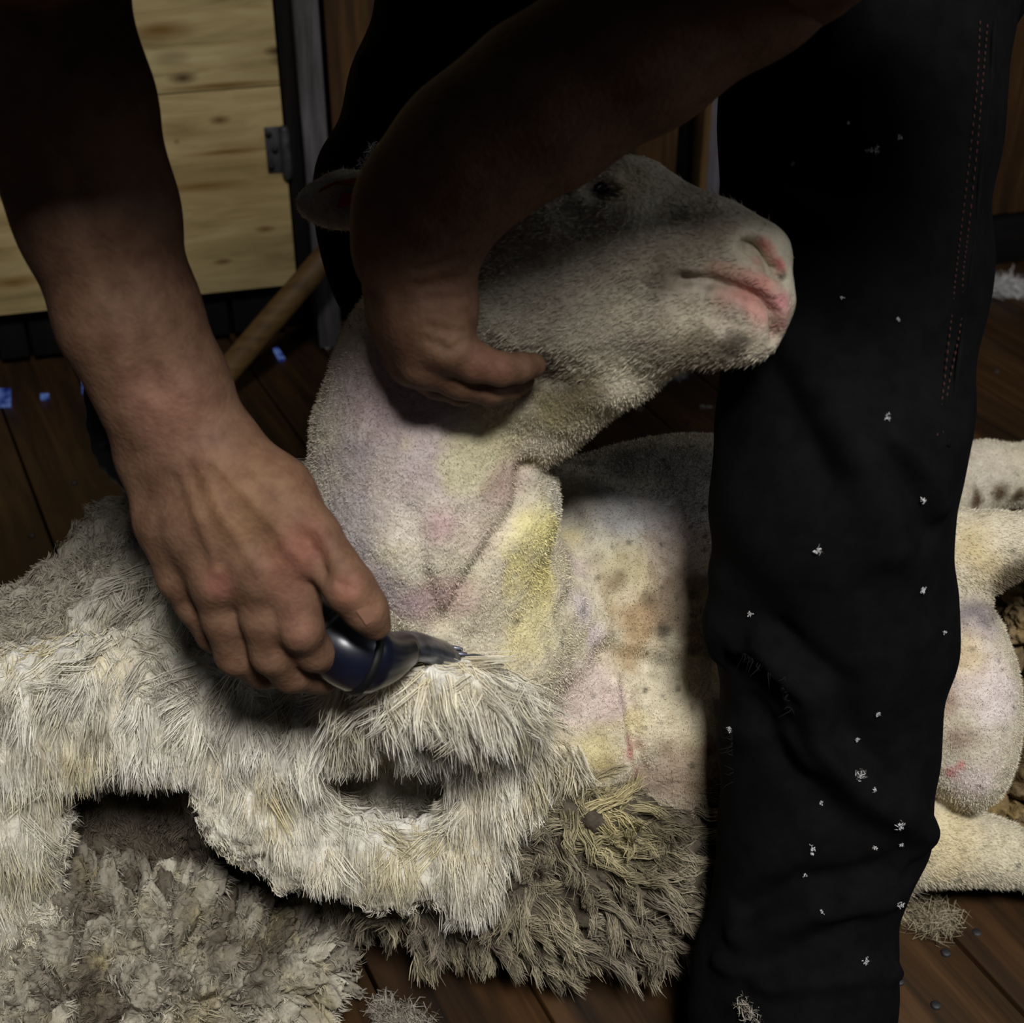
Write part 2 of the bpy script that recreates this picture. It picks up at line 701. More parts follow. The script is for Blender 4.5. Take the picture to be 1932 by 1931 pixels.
M_HOOF = plain('hoof_horn', (0.14, 0.12, 0.1), (0.24, 0.2, 0.17), rough=0.6)
M_PLY = wood('pale_plywood', (0.54, 0.48, 0.32), (0.68, 0.61, 0.43), (0.76, 0.70, 0.52), scale=4.0, stretch=(1.2, 9, 9), rough=0.8, spec=0.1)
def add_knots(m, knots):
    nt = m.node_tree
    b = nt.nodes['Principled BSDF']
    col = b.inputs['Base Color'].links[0].from_socket
    geo = nt.nodes.new('ShaderNodeNewGeometry')
    for (p, rx, rz, c) in knots:
        sub = N(nt, 'ShaderNodeVectorMath', operation='SUBTRACT')
        nt.links.new(geo.outputs['Position'], sub.inputs[0])
        sub.inputs[1].default_value = tuple(p)
        mul = N(nt, 'ShaderNodeVectorMath', operation='MULTIPLY')
        nt.links.new(sub.outputs[0], mul.inputs[0])
        mul.inputs[1].default_value = (1 / rx, 1 / rx, 1 / rz)
        ln = N(nt, 'ShaderNodeVectorMath', operation='LENGTH')
        nt.links.new(mul.outputs[0], ln.inputs[0])
        r = ramp(nt, ln.outputs['Value'], [(0.15, c), (0.95, (1, 1, 1))])
        col = mixc(nt, col, r, 0.9, 'MULTIPLY')
    nt.links.new(col, b.inputs['Base Color'])


M_GREYWOOD = wood('weathered_grey_wood', (0.24, 0.23, 0.24), (0.34, 0.33, 0.34), (0.42, 0.41, 0.43), scale=5, rough=0.85, knots=False, spec=0.1)
M_BROWN = wood('brown_stained_wood', (0.15, 0.10, 0.05), (0.25, 0.17, 0.085), (0.33, 0.23, 0.12), scale=4, rough=0.7, knots=False, spec=0.2)
M_DARKWOOD = wood('black_stained_wood', (0.03, 0.025, 0.02), (0.05, 0.042, 0.035), (0.075, 0.06, 0.05), scale=5, rough=0.8, knots=False, spec=0.15)
M_FLOOR = wood('oiled_floor_board', (0.11, 0.075, 0.038), (0.23, 0.158, 0.08), (0.32, 0.225, 0.12), scale=3.2, stretch=(1, 11, 11), rough=0.5, knots=False, spec=0.35)
M_POLE = wood('pole_wood', (0.30, 0.22, 0.12), (0.42, 0.32, 0.18), (0.50, 0.40, 0.24), scale=5, rough=0.6, knots=False)
m_, nt_, b_ = newmat('daylight_through_gap')
e_ = N(nt_, 'ShaderNodeEmission', Strength=0.4)
nz_ = N(nt_, 'ShaderNodeTexNoise', Scale=60.0)
nt_.links.new(coords(nt_), nz_.inputs['Vector'])
nt_.links.new(ramp(nt_, nz_.outputs['Fac'], [(0.35, (0.1, 0.18, 0.6)), (0.65, (0.55, 0.68, 1.0))]), e_.inputs['Color'])
nt_.links.new(e_.outputs[0], nt_.nodes['Material Output'].inputs['Surface'])
M_GAP = m_

# ------------------------------------------------------------------ floor
PLANK_ANG = math.radians(90 + 25.5)            # direction the boards run, from +x
pd = np.array([math.cos(PLANK_ANG), math.sin(PLANK_ANG), 0])
pn = np.array([pd[1], -pd[0], 0])              # across the boards, to the right
subV, subF = box_mesh((-2.2, -0.6, -0.06), (2.6, 3.0, -0.024))
floor = mesh_obj('floor', subV, subF, M_DARKWOOD)
tag(floor, kind='structure')
PW = 0.118
Lp = 5.2
plV, plF = box_mesh((-Lp / 2, -PW / 2 + 0.0016, -0.022), (Lp / 2, PW / 2 - 0.0016, 0.0), 0.0018)
plank_me = None
o0 = floor_at(1766, 1732)
off0 = o0 @ pn
first = None
for i in range(-18, 20):
    c = pn * (off0 + PW * (i + 0.5)) + pd * (1.2 + 0.37 * ((i * 7) % 5 - 2))
    if first is None:
        o = mesh_obj('plank', plV, plF, M_FLOOR, floor)
        first = o
    else:
        o = first.copy()
        COL.objects.link(o)
    o.location = (c[0], c[1], -0.0005 * ((i * 5) % 4))
    o.rotation_euler = (0, 0, PLANK_ANG)
# nail heads
nv, nf = tube([(0, 0, -0.002), (0, 0, 0.0008), (0, 0, 0.0014)], [0.0042, 0.0042, 0.0034], 10)
nfirst = None
for (px, py) in [(1785, 1798), (1697, 1852), (1843, 1760), (1766, 1897), (1218, 745), (1300, 800), (140, 910), (60, 1010), (1880, 700)]:
    p = floor_at(px, py)
    if nfirst is None:
        o = mesh_obj('nail_head', nv, nf, M_HINGE, floor)
        nfirst = o
    else:
        o = nfirst.copy()
        COL.objects.link(o)
    o.location = p

# ------------------------------------------------------------------ back wall
WA = np.array([-0.267, 2.03, 0.0])
wd = norm(np.array([1.0, 0.262, 0.0]))
wn = np.array([wd[1], -wd[0], 0.0])            # towards the camera
WANG = math.atan2(wd[1], wd[0])


def wall_at(px, py, off=0.0):
    """(s, z) on the plane of the wall moved towards the room by off"""
    d = FWD + RIGHT * ((px - CX) / FPX) + UP * ((CY - py) / FPX)
    o = WA + wn * off
    t = ((o - CAM) @ wn) / (d @ wn)
    p = CAM + d * t
    return (p - o) @ wd, p[2]


def wbox(name, s0, s1, z0, z1, f0, f1, mat, parent=None, bev=0.002, vertical=False):
    """box on the wall: s along it, z up, f0..f1 out of the wall; the object's x follows the grain"""
    c = WA + wd * (s0 + s1) / 2 + wn * (f0 + f1) / 2
    cz = (z0 + z1) / 2
    if vertical:
        V, F = box_mesh((-(z1 - z0) / 2, -(s1 - s0) / 2, -(f1 - f0) / 2), ((z1 - z0) / 2, (s1 - s0) / 2, (f1 - f0) / 2), bev)
    else:
        V, F = box_mesh((-(s1 - s0) / 2, -(z1 - z0) / 2, -(f1 - f0) / 2), ((s1 - s0) / 2, (z1 - z0) / 2, (f1 - f0) / 2), bev)
    o = mesh_obj(name, V, F, mat)
    from mathutils import Matrix
    up = np.array([0, 0, 1.0])
    if vertical:
        x, y = up, -wd
    else:
        x, y = wd, up
    z = np.cross(x, y)
    m = Matrix(((x[0], y[0], z[0], c[0]), (x[1], y[1], z[1], c[1]), (x[2], y[2], z[2], cz), (0, 0, 0, 1)))
    o.matrix_world = m
    if parent is not None:
        o.parent = parent
        o.matrix_parent_inverse = parent.matrix_world.inverted()
    return o


wall = wbox('wall_back', -1.6, 2.4, 0.0, 2.3, -0.10, -0.06, M_DARKWOOD, bev=0)
tag(wall, kind='structure')
bpy.context.view_layer.update()

def wall_pt(px, py):
    q, z = wall_at(px, py)
    return WA + wd * q + np.array([0, 0, z])


add_knots(M_PLY, [(wall_pt(345, 146), 0.026, 0.011, (0.35, 0.25, 0.15)), (wall_pt(300, 55), 0.06, 0.018, (0.66, 0.55, 0.38)), (wall_pt(414, 225), 0.02, 0.009, (0.5, 0.38, 0.25)), (wall_pt(333, 266), 0.007, 0.006, (0.25, 0.18, 0.12)),
                  (wall_pt(520, 95), 0.022, 0.009, (0.25, 0.18, 0.12)), (wall_pt(430, 285), 0.08, 0.006, (0.72, 0.62, 0.48)), (wall_pt(500, 430), 0.02, 0.007, (0.6, 0.46, 0.32)), (wall_pt(420, 492), 0.018, 0.006, (0.55, 0.40, 0.28)),
                  (wall_pt(380, 350), 0.09, 0.01, (0.78, 0.7, 0.56)), (wall_pt(30, 530), 0.05, 0.012, (0.75, 0.66, 0.5)), (wall_pt(420, 160), 0.10, 0.006, (0.66, 0.56, 0.42))])
# plywood door, its lower edge well above the floor
sd1, zd1 = wall_at(565, 536, 0.0)
sd0, zd0 = wall_at(0, 592, 0.0)
dz = (zd0 + zd1) / 2
s_dr = wall_at(535, 250)[0]
door_e = empty('door_1', tuple(WA + wd * (s_dr - 0.5) + np.array([0, 0, dz])))
tag(door_e, kind='structure')
bpy.context.view_layer.update()
s_seam, z_seam = wall_at(350, 174)
wbox('panel', s_dr - 1.1, s_dr, dz, z_seam - 0.0008, -0.012, 0.004, M_PLY, door_e, 0.001)
wbox('panel', s_dr - 1.1, s_dr, z_seam + 0.0008, 2.1, -0.012, 0.0035, M_PLY, door_e, 0.001)
# hinge
h0 = wall_at(497, 238)
h1 = wall_at(533, 322)
sa, sb, za, zb = h0[0], h1[0], h1[1], h0[1]
hinge = wbox('hinge', sa, sb, za, zb, 0.004, 0.0075, M_HINGE, door_e, 0.0015)
bpy.context.view_layer.update()
k0 = (za + zb) / 2
for (fs, fz) in ((0.25, 0.85), (0.6, 0.5), (0.25, 0.13)):
    p = WA + wd * (sa + (sb - sa) * fs) + np.array([0, 0, za + (zb - za) * fz])
    v, f = tube([p + wn * 0.006, p + wn * 0.0095, p + wn * 0.0105], [0.0046, 0.0046, 0.003], 10)
    o = mesh_obj('screw', v, f, M_SCREW)
    o.parent = hinge
    o.matrix_parent_inverse = hinge.matrix_world.inverted()
p = WA + wd * (sb + 0.006) + wn * 0.008
v, f = tube([p + np.array([0, 0, q]) for q in (za - 0.012, za - 0.006, za, zb - 0.004, zb)], [0.004, 0.007, 0.0075, 0.0075, 0.006], 12)
o = mesh_obj('hinge_pin', v, f, M_HINGE)
o.parent = hinge
o.matrix_parent_inverse = hinge.matrix_world.inverted()

# dark jamb, grey post, brown boards
s_j1 = wall_at(567, 250)[0]
tag(wbox('trim_1', s_dr + 0.003, s_j1, dz - 0.02, 2.2, -0.05, -0.004, M_DARKWOOD, None, 0.002, True), kind='structure')
s_p0 = wall_at(563, 150, 0.03)[0]
s_p1 = wall_at(611, 150, 0.03)[0]
tag(wbox('trim_2', s_p0, s_p1, 0.0, 2.2, -0.05, 0.03, M_GREYWOOD, None, 0.003, True), kind='structure')
s_b1 = wall_at(1290, 260)[0]
nb = 5
bw = (s_b1 - s_p1 - 0.012) / nb
for i in range(nb):
    wbox('board', s_p1 + 0.012 + bw * i + 0.0015, s_p1 + 0.012 + bw * (i + 1) - 0.0015, 0.06, 2.2, -0.05, -0.02 + 0.002 * (i % 2), M_BROWN, wall, 0.002, True)
s_q0 = wall_at(1325, 260)[0]
s_q1 = wall_at(1338, 260)[0]
tag(wbox('trim_3', s_q0, s_q1, 0.0, 2.2, -0.05, 0.004, M_POLE, None, 0.0015, True), kind='structure')
s_q2 = wall_at(1400, 260)[0]
tag(wbox('trim_4', s_q1 + 0.001, s_q2, 0.0, 2.2, -0.05, 0.0, M_GREYWOOD, None, 0.002, True), kind='structure')
s_r0 = s_q2 + 0.01
for i in range(7):
    wbox('board', s_r0 + 0.13 * i + 0.0015, s_r0 + 0.13 * (i + 1) - 0.0015, 0.085, 2.2, -0.05, -0.012 + 0.002 * (i % 2), M_BROWN, wall, 0.002, True)
tag(wbox('baseboard_back', s_r0, s_r0 + 1.2, 0.0, 0.08, -0.05, 0.004, M_DARKWOOD, None, 0.003), kind='structure')
# dark uprights in the gap under the door, with daylight between them
for (a, b) in ((-60, -5), (2, 58), (66, 150), (158, 172), (182, 255), (262, 350), (360, 440), (450, 545)):
    s0 = wall_at(a, 680, -0.03)[0]
    s1 = wall_at(b, 680, -0.03)[0]
    wbox('slat', s0, s1, 0.012, dz + 0.03, -0.055, -0.03, M_DARKWOOD, wall, 0.002, True)


def gap(px0, py0, px1, py1, off=-0.02):
    a = wall_at(px0, py0, off)
    b = wall_at(px1, py1, off)
    return wbox('daylight_gap', min(a[0], b[0]), max(a[0], b[0]), min(a[1], b[1]), max(a[1], b[1]), off - 0.004, off, M_GAP, wall, 0)


for g in ((-4, 733, 20, 766), (76, 742, 92, 752), (154, 716, 167, 740)):
    p0 = floor_at(g[0], g[3], 0.003)
    p1 = floor_at(g[2], g[3], 0.003)
    p2 = floor_at(g[2], g[1], 0.003)
    p3 = floor_at(g[0], g[1], 0.003)
    dn = np.array([0, 0, 0.003])
    V = np.array([p0, p1, p2, p3, p0 - dn, p1 - dn, p2 - dn, p3 - dn])
    mesh_obj('daylight_gap', V, [(0, 1, 2, 3), (7, 6, 5, 4), (0, 4, 5, 1), (1, 5, 6, 2), (2, 6, 7, 3), (3, 7, 4, 0)], M_GAP, floor, smooth_shade=False)
q = [floor_at(*t, 0.003) for t in ((515, 658), (524, 654), (538, 676), (528, 681))]
dn = np.array([0, 0, 0.003])
V = np.array(q + [t - dn for t in q])
mesh_obj('daylight_gap', V, [(3, 2, 1, 0), (4, 5, 6, 7), (0, 1, 5, 4), (1, 2, 6, 5), (2, 3, 7, 6), (3, 0, 4, 7)], M_GAP, floor, smooth_shade=False)

# wooden pole leaning by the wall behind the shearer
pa = floor_at(385, 752, 0.02)
pb = C(640, 455, 2.05)
pb = pa + (pb - pa) * 2.35
pv, pf = tube([pa, pa + (pb - pa) * 0.02, pa + (pb - pa) * 0.98, pb], [0.015, 0.0185, 0.0185, 0.015], 16)
tag(mesh_obj('broom_handle', pv, pf, M_POLE), 'wooden broom handle leaning behind the shearer next to plywood door', 'pole')

# ------------------------------------------------------------------ sheep
F = Field(axis_range((-0.32, -0.16, 0.005), (-0.16, 0.19, 0.0021), (0.19, 0.95, 0.0048)),
          axis_range((0.60, 0.93, 0.0023), (0.93, 1.42, 0.0042)),
          axis_range((-0.02, 0.44, 0.0040), (0.44, 0.84, 0.0022)))
# trunk
F.chain([(1090, 1195, 1.275, 0.150), (1300, 1190, 1.285, 0.164), (1450, 1185, 1.30, 0.158)], 0.04)
F.chain([(1480, 1120, 1.33, 0.14), (1640, 1010, 1.42, 0.085), (1770, 925, 1.47, 0.045), (1850, 900, 1.48, 0.033), (1960, 895, 1.49, 0.030), (2060, 900, 1.50, 0.028)], 0.02)
F.chain([(1540, 1300, 1.28, 0.11), (1730, 1320, 1.235, 0.065)], 0.03)
F.chain([(1010, 1240, 1.20, 0.095), (1120, 1330, 1.215, 0.100)], 0.04)
F.ell(C(1060, 1330, 1.165), (0.07, 0.075, 0.055), np.array([RIGHT, UP, FWD]), 0.03)
F.ell(C(1300, 1400, 1.175), (0.052, 0.07, 0.05), np.array([RIGHT, UP, FWD]), 0.012)
# shoulder ridge and near fore leg, folded back behind the shearer's shin
F.chain([(1050, 950, 1.19, 0.03), (1130, 1010, 1.155, 0.033), (1150, 1120, 1.14, 0.033), (1110, 1210, 1.135, 0.032)], 0.03)
F.chain([(1210, 1130, 1.17, 0.045), (1330, 1215, 1.16, 0.036), (1420, 1245, 1.155, 0.028), (1560, 1290, 1.18, 0.024), (1640, 1370, 1.20, 0.022)], 0.022)
# neck
F.chain([(875, 545, 0.985, 0.055), (825, 700, 0.99, 0.066), (797, 830, 1.0, 0.0735), (790, 950, 1.015, 0.0745), (805, 1030, 1.04, 0.074), (880, 1180, 1.09, 0.082)], 0.014)
F.chain([(900, 1150, 1.10, 0.07), (1020, 1200, 1.20, 0.09)], 0.035)
F.chain([(900, 900, 1.0, 0.045), (925, 960, 1.01, 0.046), (890, 1060, 1.03, 0.05)], 0.012)
# throat
F.chain([(985, 690, 0.965, 0.047), (1020, 760, 0.965, 0.036), (1030, 800, 0.968, 0.020)], 0.02)
F.chain([(1000, 680, 0.955, 0.045), (1080, 715, 0.94, 0.030), (1160, 680, 0.915, 0.026), (1240, 650, 0.895, 0.022)], 0.02)
# head: skull and nose line, then the lower jaw
F.chain([(840, 440, 0.935, 0.052), (1040, 430, 0.91, 0.054), (1180, 437, 0.89, 0.0425), (1330, 470, 0.872, 0.0295), (1405, 505, 0.862, 0.0265), (1424, 538, 0.856, 0.0205)], 0.012)
F.cap(C(1100, 480, 0.885), C(1290, 520, 0.868), 0.030, 0.024, 0.02)
F.chain([(930, 545, 0.915, 0.042), (1090, 578, 0.897, 0.034), (1270, 600, 0.878, 0.027)], 0.016)
F.chain([(1270, 598, 0.876, 0.028), (1350, 609, 0.868, 0.0255), (1405, 613, 0.866, 0.0235)], 0.010)
F.chain([(1330, 535, 0.866, 0.025), (1420, 562, 0.857, 0.0195), (1440, 575, 0.858, 0.0165)], 0.009)
F.ell(C(960, 520, 0.895), (0.045, 0.042, 0.022), np.array([RIGHT, UP, FWD]), 0.02)
F.ell(C(1135, 335, 0.872), (0.022, 0.010, 0.010), np.array([RIGHT, UP, FWD]), 0.012)
# nostril, mouth corner, eye socket
F.cap(C(1408, 462, 0.834), C(1447, 495, 0.830), 0.0042, 0.0052, 0.004, 'sub')
F.cap(C(1447, 495, 0.830), C(1478, 520, 0.836), 0.0052, 0.0035, 0.004, 'sub')
F.ell(C(1137, 357, 0.846), (0.0125, 0.0062, 0.010), np.array([RIGHT, UP, FWD]), 0.006, 'sub')
# ears
ER = np.array([norm(RIGHT * 0.97 + UP * 0.12 + FWD * 0.2), norm(UP - RIGHT * 0.12), norm(FWD - RIGHT * 0.2)])
F.ell(C(672, 378, 0.955), (0.0400, 0.0205, 0.0085), ER, 0.012)
F.ell(C(668, 380, 0.943), (0.0300, 0.0125, 0.0065), ER, 0.005, 'sub')
F.cap(C(720, 385, 0.955), C(820, 420, 0.945), 0.016, 0.03, 0.012)
F.cap(C(860, 380, 1.0), C(800, 320, 1.05), 0.02, 0.012, 0.012)
# hind end: thigh and two hind legs, udder
F.chain([(1660, 1080, 1.25, 0.075), (1760, 1050, 1.22, 0.045), (1848, 1043, 1.205, 0.0305), (1875, 1034, 1.205, 0.0265), (1960, 1018, 1.215, 0.0235), (2160, 985, 1.24, 0.019), (2230, 985, 1.24, 0.021)], 0.014)
F.ell(C(1805, 1310, 1.215), (0.050, 0.098, 0.065), np.array([norm(RIGHT + UP * 0.12), norm(UP - RIGHT * 0.12), FWD]), 0.02)
F.chain([(1620, 1500, 1.27, 0.075), (1730, 1580, 1.245, 0.040), (1800, 1592, 1.25, 0.0325), (1870, 1608, 1.258, 0.027), (1960, 1628, 1.27, 0.023), (2150, 1640, 1.28, 0.0185), (2220, 1650, 1.28, 0.02)], 0.014)
SV, SQ = F.mesh()
del F
SV = smooth(SV, SQ, 2, 0.5)
SN = vnormals(SV, SQ)
pk = Picker(SV)
# creases
SV = fold(SV, SN, pk, [(1275, 528), (1340, 535), (1400, 548), (1445, 572), (1470, 605), (1473, 640)], -0.0075, 0.0036)
SV = fold(SV, SN, pk, [(1412, 462), (1440, 484), (1468, 510)], -0.011, 0.0046)
SV = fold(SV, SN, pk, [(1290, 515), (1350, 520), (1410, 530), (1455, 552)], 0.0018, 0.006)
SV = fold(SV, SN, pk, [(1095, 345), (1120, 330), (1150, 335), (1172, 352)], 0.0035, 0.0045)
SV = fold(SV, SN, pk, [(1105, 372), (1135, 378), (1165, 366)], 0.0022, 0.004)
SV = fold(SV, SN, pk, [(1420, 455), (1455, 472), (1480, 500)], 0.0028, 0.0045)
SV = fold(SV, SN, pk, [(1000, 890), (995, 950), (940, 1030), (880, 1120), (850, 1190)], -0.006, 0.007)
SV = fold(SV, SN, pk, [(1190, 1290), (1200, 1350), (1205, 1410), (1220, 1470)], -0.008, 0.006)
SV = fold(SV, SN, pk, [(1165, 1290), (1178, 1350), (1186, 1410), (1195, 1460)], 0.0035, 0.005)
SV = fold(SV, SN, pk, [(780, 980), (800, 1080), (830, 1180)], -0.004, 0.008)
SV = fold(SV, SN, pk, [(860, 960), (830, 1060), (850, 1150)], 0.003, 0.008)
SV = fold(SV, SN, pk, [(1080, 960), (1100, 1060), (1070, 1160), (1100, 1240)], -0.004, 0.009)
SV = fold(SV, SN, pk, [(1170, 1130), (1190, 1200), (1160, 1240)], -0.006, 0.010)
SV = fold(SV, SN, pk, [(1160, 1250), (1260, 1255), (1340, 1270)], -0.010, 0.011)
SV = fold(SV, SN, pk, [(1010, 905), (1080, 935), (1150, 1000)], 0.004, 0.008)
SV = SV + SN * ((fbm(SV, 60, 2) - 0.5) * 0.0035)[:, None]
SV[:, 2] = np.maximum(SV[:, 2], 0.004)

cream = (0.80, 0.76, 0.66)
patches = [
    # neck: pinkish shorn skin with paler stripes
    (790, 830, 260, (0.77, 0.71, 0.68), 1.0), (640, 1000, 120, (0.64, 0.60, 0.585), 0.9), (660, 880, 90, (0.66, 0.61, 0.595), 0.8),
    (700, 740, 100, (0.72, 0.64, 0.62), 0.9), (770, 1000, 60, (0.80, 0.76, 0.70), 0.9), (720, 900, 50, (0.80, 0.75, 0.70), 0.8), (790, 1080, 55, (0.80, 0.76, 0.68), 0.8),
    (840, 1000, 50, (0.74, 0.61, 0.60), 0.7), (850, 1120, 55, (0.72, 0.60, 0.58), 0.7), (790, 1150, 55, (0.66, 0.54, 0.55), 0.8), (700, 1120, 90, (0.60, 0.54, 0.55), 0.8),
    (920, 830, 100, (0.82, 0.78, 0.62), 0.9), (890, 900, 70, (0.84, 0.81, 0.66), 0.8), (970, 920, 45, (0.74, 0.62, 0.58), 0.7), (910, 1020, 70, (0.80, 0.74, 0.66), 0.8),
    (940, 930, 40, (0.64, 0.52, 0.48), 0.5), (870, 1150, 60, (0.74, 0.62, 0.58), 0.7),
    # throat wool, dirty
    (1050, 770, 90, (0.54, 0.50, 0.37), 1.0), (1030, 700, 55, (0.36, 0.31, 0.24), 0.85), (1100, 740, 70, (0.50, 0.45, 0.35), 0.8), (1040, 800, 30, (0.66, 0.62, 0.46), 0.8), (1070, 730, 26, (0.40, 0.35, 0.26), 0.8),
    # face: grey white short hair
    (1000, 500, 260, (0.60, 0.57, 0.50), 0.95), (1250, 480, 230, (0.64, 0.60, 0.52), 0.95), (1330, 600, 150, (0.66, 0.61, 0.54), 0.9),
    (1200, 340, 60, (0.72, 0.67, 0.54), 0.8), (1350, 440, 60, (0.52, 0.46, 0.38), 0.5), (1270, 500, 60, (0.48, 0.43, 0.35), 0.45), (1240, 540, 45, (0.36, 0.31, 0.26), 0.5),
    (1430, 640, 50, (0.72, 0.67, 0.58), 0.8), (1300, 625, 70, (0.72, 0.68, 0.57), 0.6), (1385, 662, 42, (0.22, 0.19, 0.15), 0.85), (1320, 672, 55, (0.40, 0.35, 0.28), 0.7), (1240, 670, 55, (0.46, 0.41, 0.33), 0.6),
    # pink lips and nostril
    (1450, 480, 34, (0.78, 0.45, 0.42), 0.95), (1475, 505, 26, (0.80, 0.46, 0.44), 0.95), (1420, 462, 24, (0.55, 0.32, 0.28), 0.9), (1425, 472, 13, (0.16, 0.08, 0.07), 0.9), (1445, 490, 13, (0.16, 0.08, 0.07), 0.9), (1462, 506, 11, (0.16, 0.08, 0.07), 0.9),
    (1450, 548, 34, (0.78, 0.54, 0.48), 0.9), (1400, 530, 34, (0.74, 0.56, 0.48), 0.75), (1478, 580, 34, (0.80, 0.55, 0.54), 0.95), (1350, 525, 26, (0.68, 0.50, 0.42), 0.6),
    (1420, 575, 38, (0.74, 0.52, 0.48), 0.8), (1450, 600, 34, (0.74, 0.54, 0.48), 0.8), (1370, 560, 34, (0.70, 0.52, 0.46), 0.6), (1484, 625, 26, (0.56, 0.36, 0.33), 0.8),
    (1484, 518, 13, (0.10, 0.09, 0.09), 0.9), (1330, 545, 14, (0.30, 0.2, 0.16), 0.6), (1290, 532, 18, (0.22, 0.17, 0.14), 0.8), (1400, 562, 9, (0.32, 0.2, 0.17), 0.7),
    # ear
    (650, 385, 45, (0.62, 0.56, 0.52), 0.8),
    # chest
    (1150, 1150, 420, (0.84, 0.80, 0.68), 0.6), (1040, 1010, 75, (0.87, 0.83, 0.58), 1.0), (1030, 1100, 75, (0.87, 0.82, 0.56), 1.0), (1010, 1180, 75, (0.86, 0.82, 0.62), 0.9), (980, 1230, 60, (0.86, 0.81, 0.60), 0.7),
    (1080, 1000, 30, (0.86, 0.80, 0.56), 0.6), (1110, 1150, 50, (0.82, 0.77, 0.75), 0.9), (1130, 1200, 35, (0.82, 0.76, 0.74), 0.9), (1100, 1060, 40, (0.80, 0.74, 0.70), 0.7), (1060, 930, 55, (0.82, 0.79, 0.72), 0.9),
    (1180, 960, 110, (0.66, 0.65, 0.64), 0.9), (1280, 950, 110, (0.66, 0.64, 0.64), 0.9), (1200, 870, 130, (0.58, 0.56, 0.52), 0.9), (1320, 870, 120, (0.58, 0.56, 0.52), 0.9),
    (1200, 1060, 80, (0.70, 0.65, 0.48), 0.7), (1290, 1050, 90, (0.66, 0.58, 0.52), 0.7), (1220, 1170, 70, (0.68, 0.57, 0.42), 0.9), (1200, 1240, 50, (0.70, 0.59, 0.42), 0.8), (1280, 1150, 60, (0.50, 0.42, 0.34), 0.8),
    (1330, 1200, 80, (0.40, 0.33, 0.25), 0.85), (1250, 1250, 26, (0.30, 0.26, 0.20), 0.85), (1180, 1240, 30, (0.36, 0.30, 0.22), 0.75), (1260, 1200, 22, (0.22, 0.19, 0.16), 0.8), (1300, 1235, 22, (0.25, 0.21, 0.17), 0.8),
    (1230, 1120, 26, (0.30, 0.25, 0.20), 0.6), (1180, 1090, 22, (0.45, 0.38, 0.28), 0.6), (1390, 1240, 50, (0.45, 0.37, 0.25), 0.9),
    (1110, 1320, 90, (0.86, 0.79, 0.74), 0.9), (1170, 1330, 45, (0.84, 0.75, 0.71), 0.9), (1205, 1370, 30, (0.82, 0.76, 0.54), 0.8), (1200, 1430, 26, (0.76, 0.52, 0.48), 0.85), (1215, 1470, 20, (0.74, 0.52, 0.49), 0.8), (1195, 1400, 16, (0.74, 0.52, 0.49), 0.7),
    (1290, 1350, 80, (0.88, 0.83, 0.70), 0.9), (1330, 1430, 60, (0.70, 0.64, 0.50), 0.8), (1280, 1480, 80, (0.60, 0.52, 0.44), 0.85), (1340, 1500, 60, (0.46, 0.39, 0.30), 0.85), (1350, 1420, 22, (0.56, 0.28, 0.24), 0.7),
    (1130, 1430, 60, (0.82, 0.77, 0.58), 0.95), (1150, 1460, 40, (0.68, 0.61, 0.42), 0.8), (1200, 1500, 50, (0.50, 0.42, 0.36), 0.8), (1360, 1340, 30, (0.55, 0.52, 0.46), 0.7),
    # hind end
    (1850, 1030, 90, (0.80, 0.73, 0.56), 0.95), (1920, 1010, 70, (0.84, 0.80, 0.70), 0.9), (1870, 880, 90, (0.80, 0.76, 0.68), 0.9), (1850, 940, 26, (0.33, 0.25, 0.16), 0.95), (1890, 940, 26, (0.33, 0.25, 0.16), 0.95), (1930, 940, 26, (0.32, 0.24, 0.15), 0.95), (1925, 1110, 60, (0.34, 0.28, 0.2), 0.9),
    (1850, 1160, 55, (0.46, 0.42, 0.44), 0.85), (1850, 1280, 90, (0.83, 0.77, 0.72), 0.9), (1820, 1230, 40, (0.82, 0.74, 0.58), 0.8), (1900, 1330, 70, (0.84, 0.79, 0.76), 0.8), (1800, 1390, 40, (0.58, 0.46, 0.40), 0.6),
    (1790, 1465, 14, (0.72, 0.14, 0.14), 1.0), (1805, 1452, 11, (0.80, 0.16, 0.16), 0.9), (1840, 1480, 60, (0.86, 0.80, 0.77), 0.8), (1770, 1330, 40, (0.60, 0.46, 0.36), 0.6),
    (1800, 1600, 110, (0.84, 0.78, 0.62), 0.9), (1900, 1620, 70, (0.84, 0.80, 0.68), 0.9),
]
SC = paint(SV, cream, patches, pk, 0.55)
# grubby specks all over the breast
spk = worley(SV, 80, 2)
m = np.clip((0.26 - spk[0]) / 0.14, 0, 1) * (spk[2] > 0.55) * (SV[:, 2] < 0.40) * (SV[:, 0] > 0.0)
SC = SC * (1 - 0.6 * m[:, None])

sheep = empty('sheep', (0.2, 1.08, 0.0))
tag(sheep, 'half-shorn white sheep held up by the jaw, lying between the shearer\'s legs', 'sheep')
mesh_obj('body', SV, SQ, M_SHEEP, sheep, SC)


def keep_vis(Pc, Nn):
    return ((Pc[:, 2] > 0.03)).astype(float)


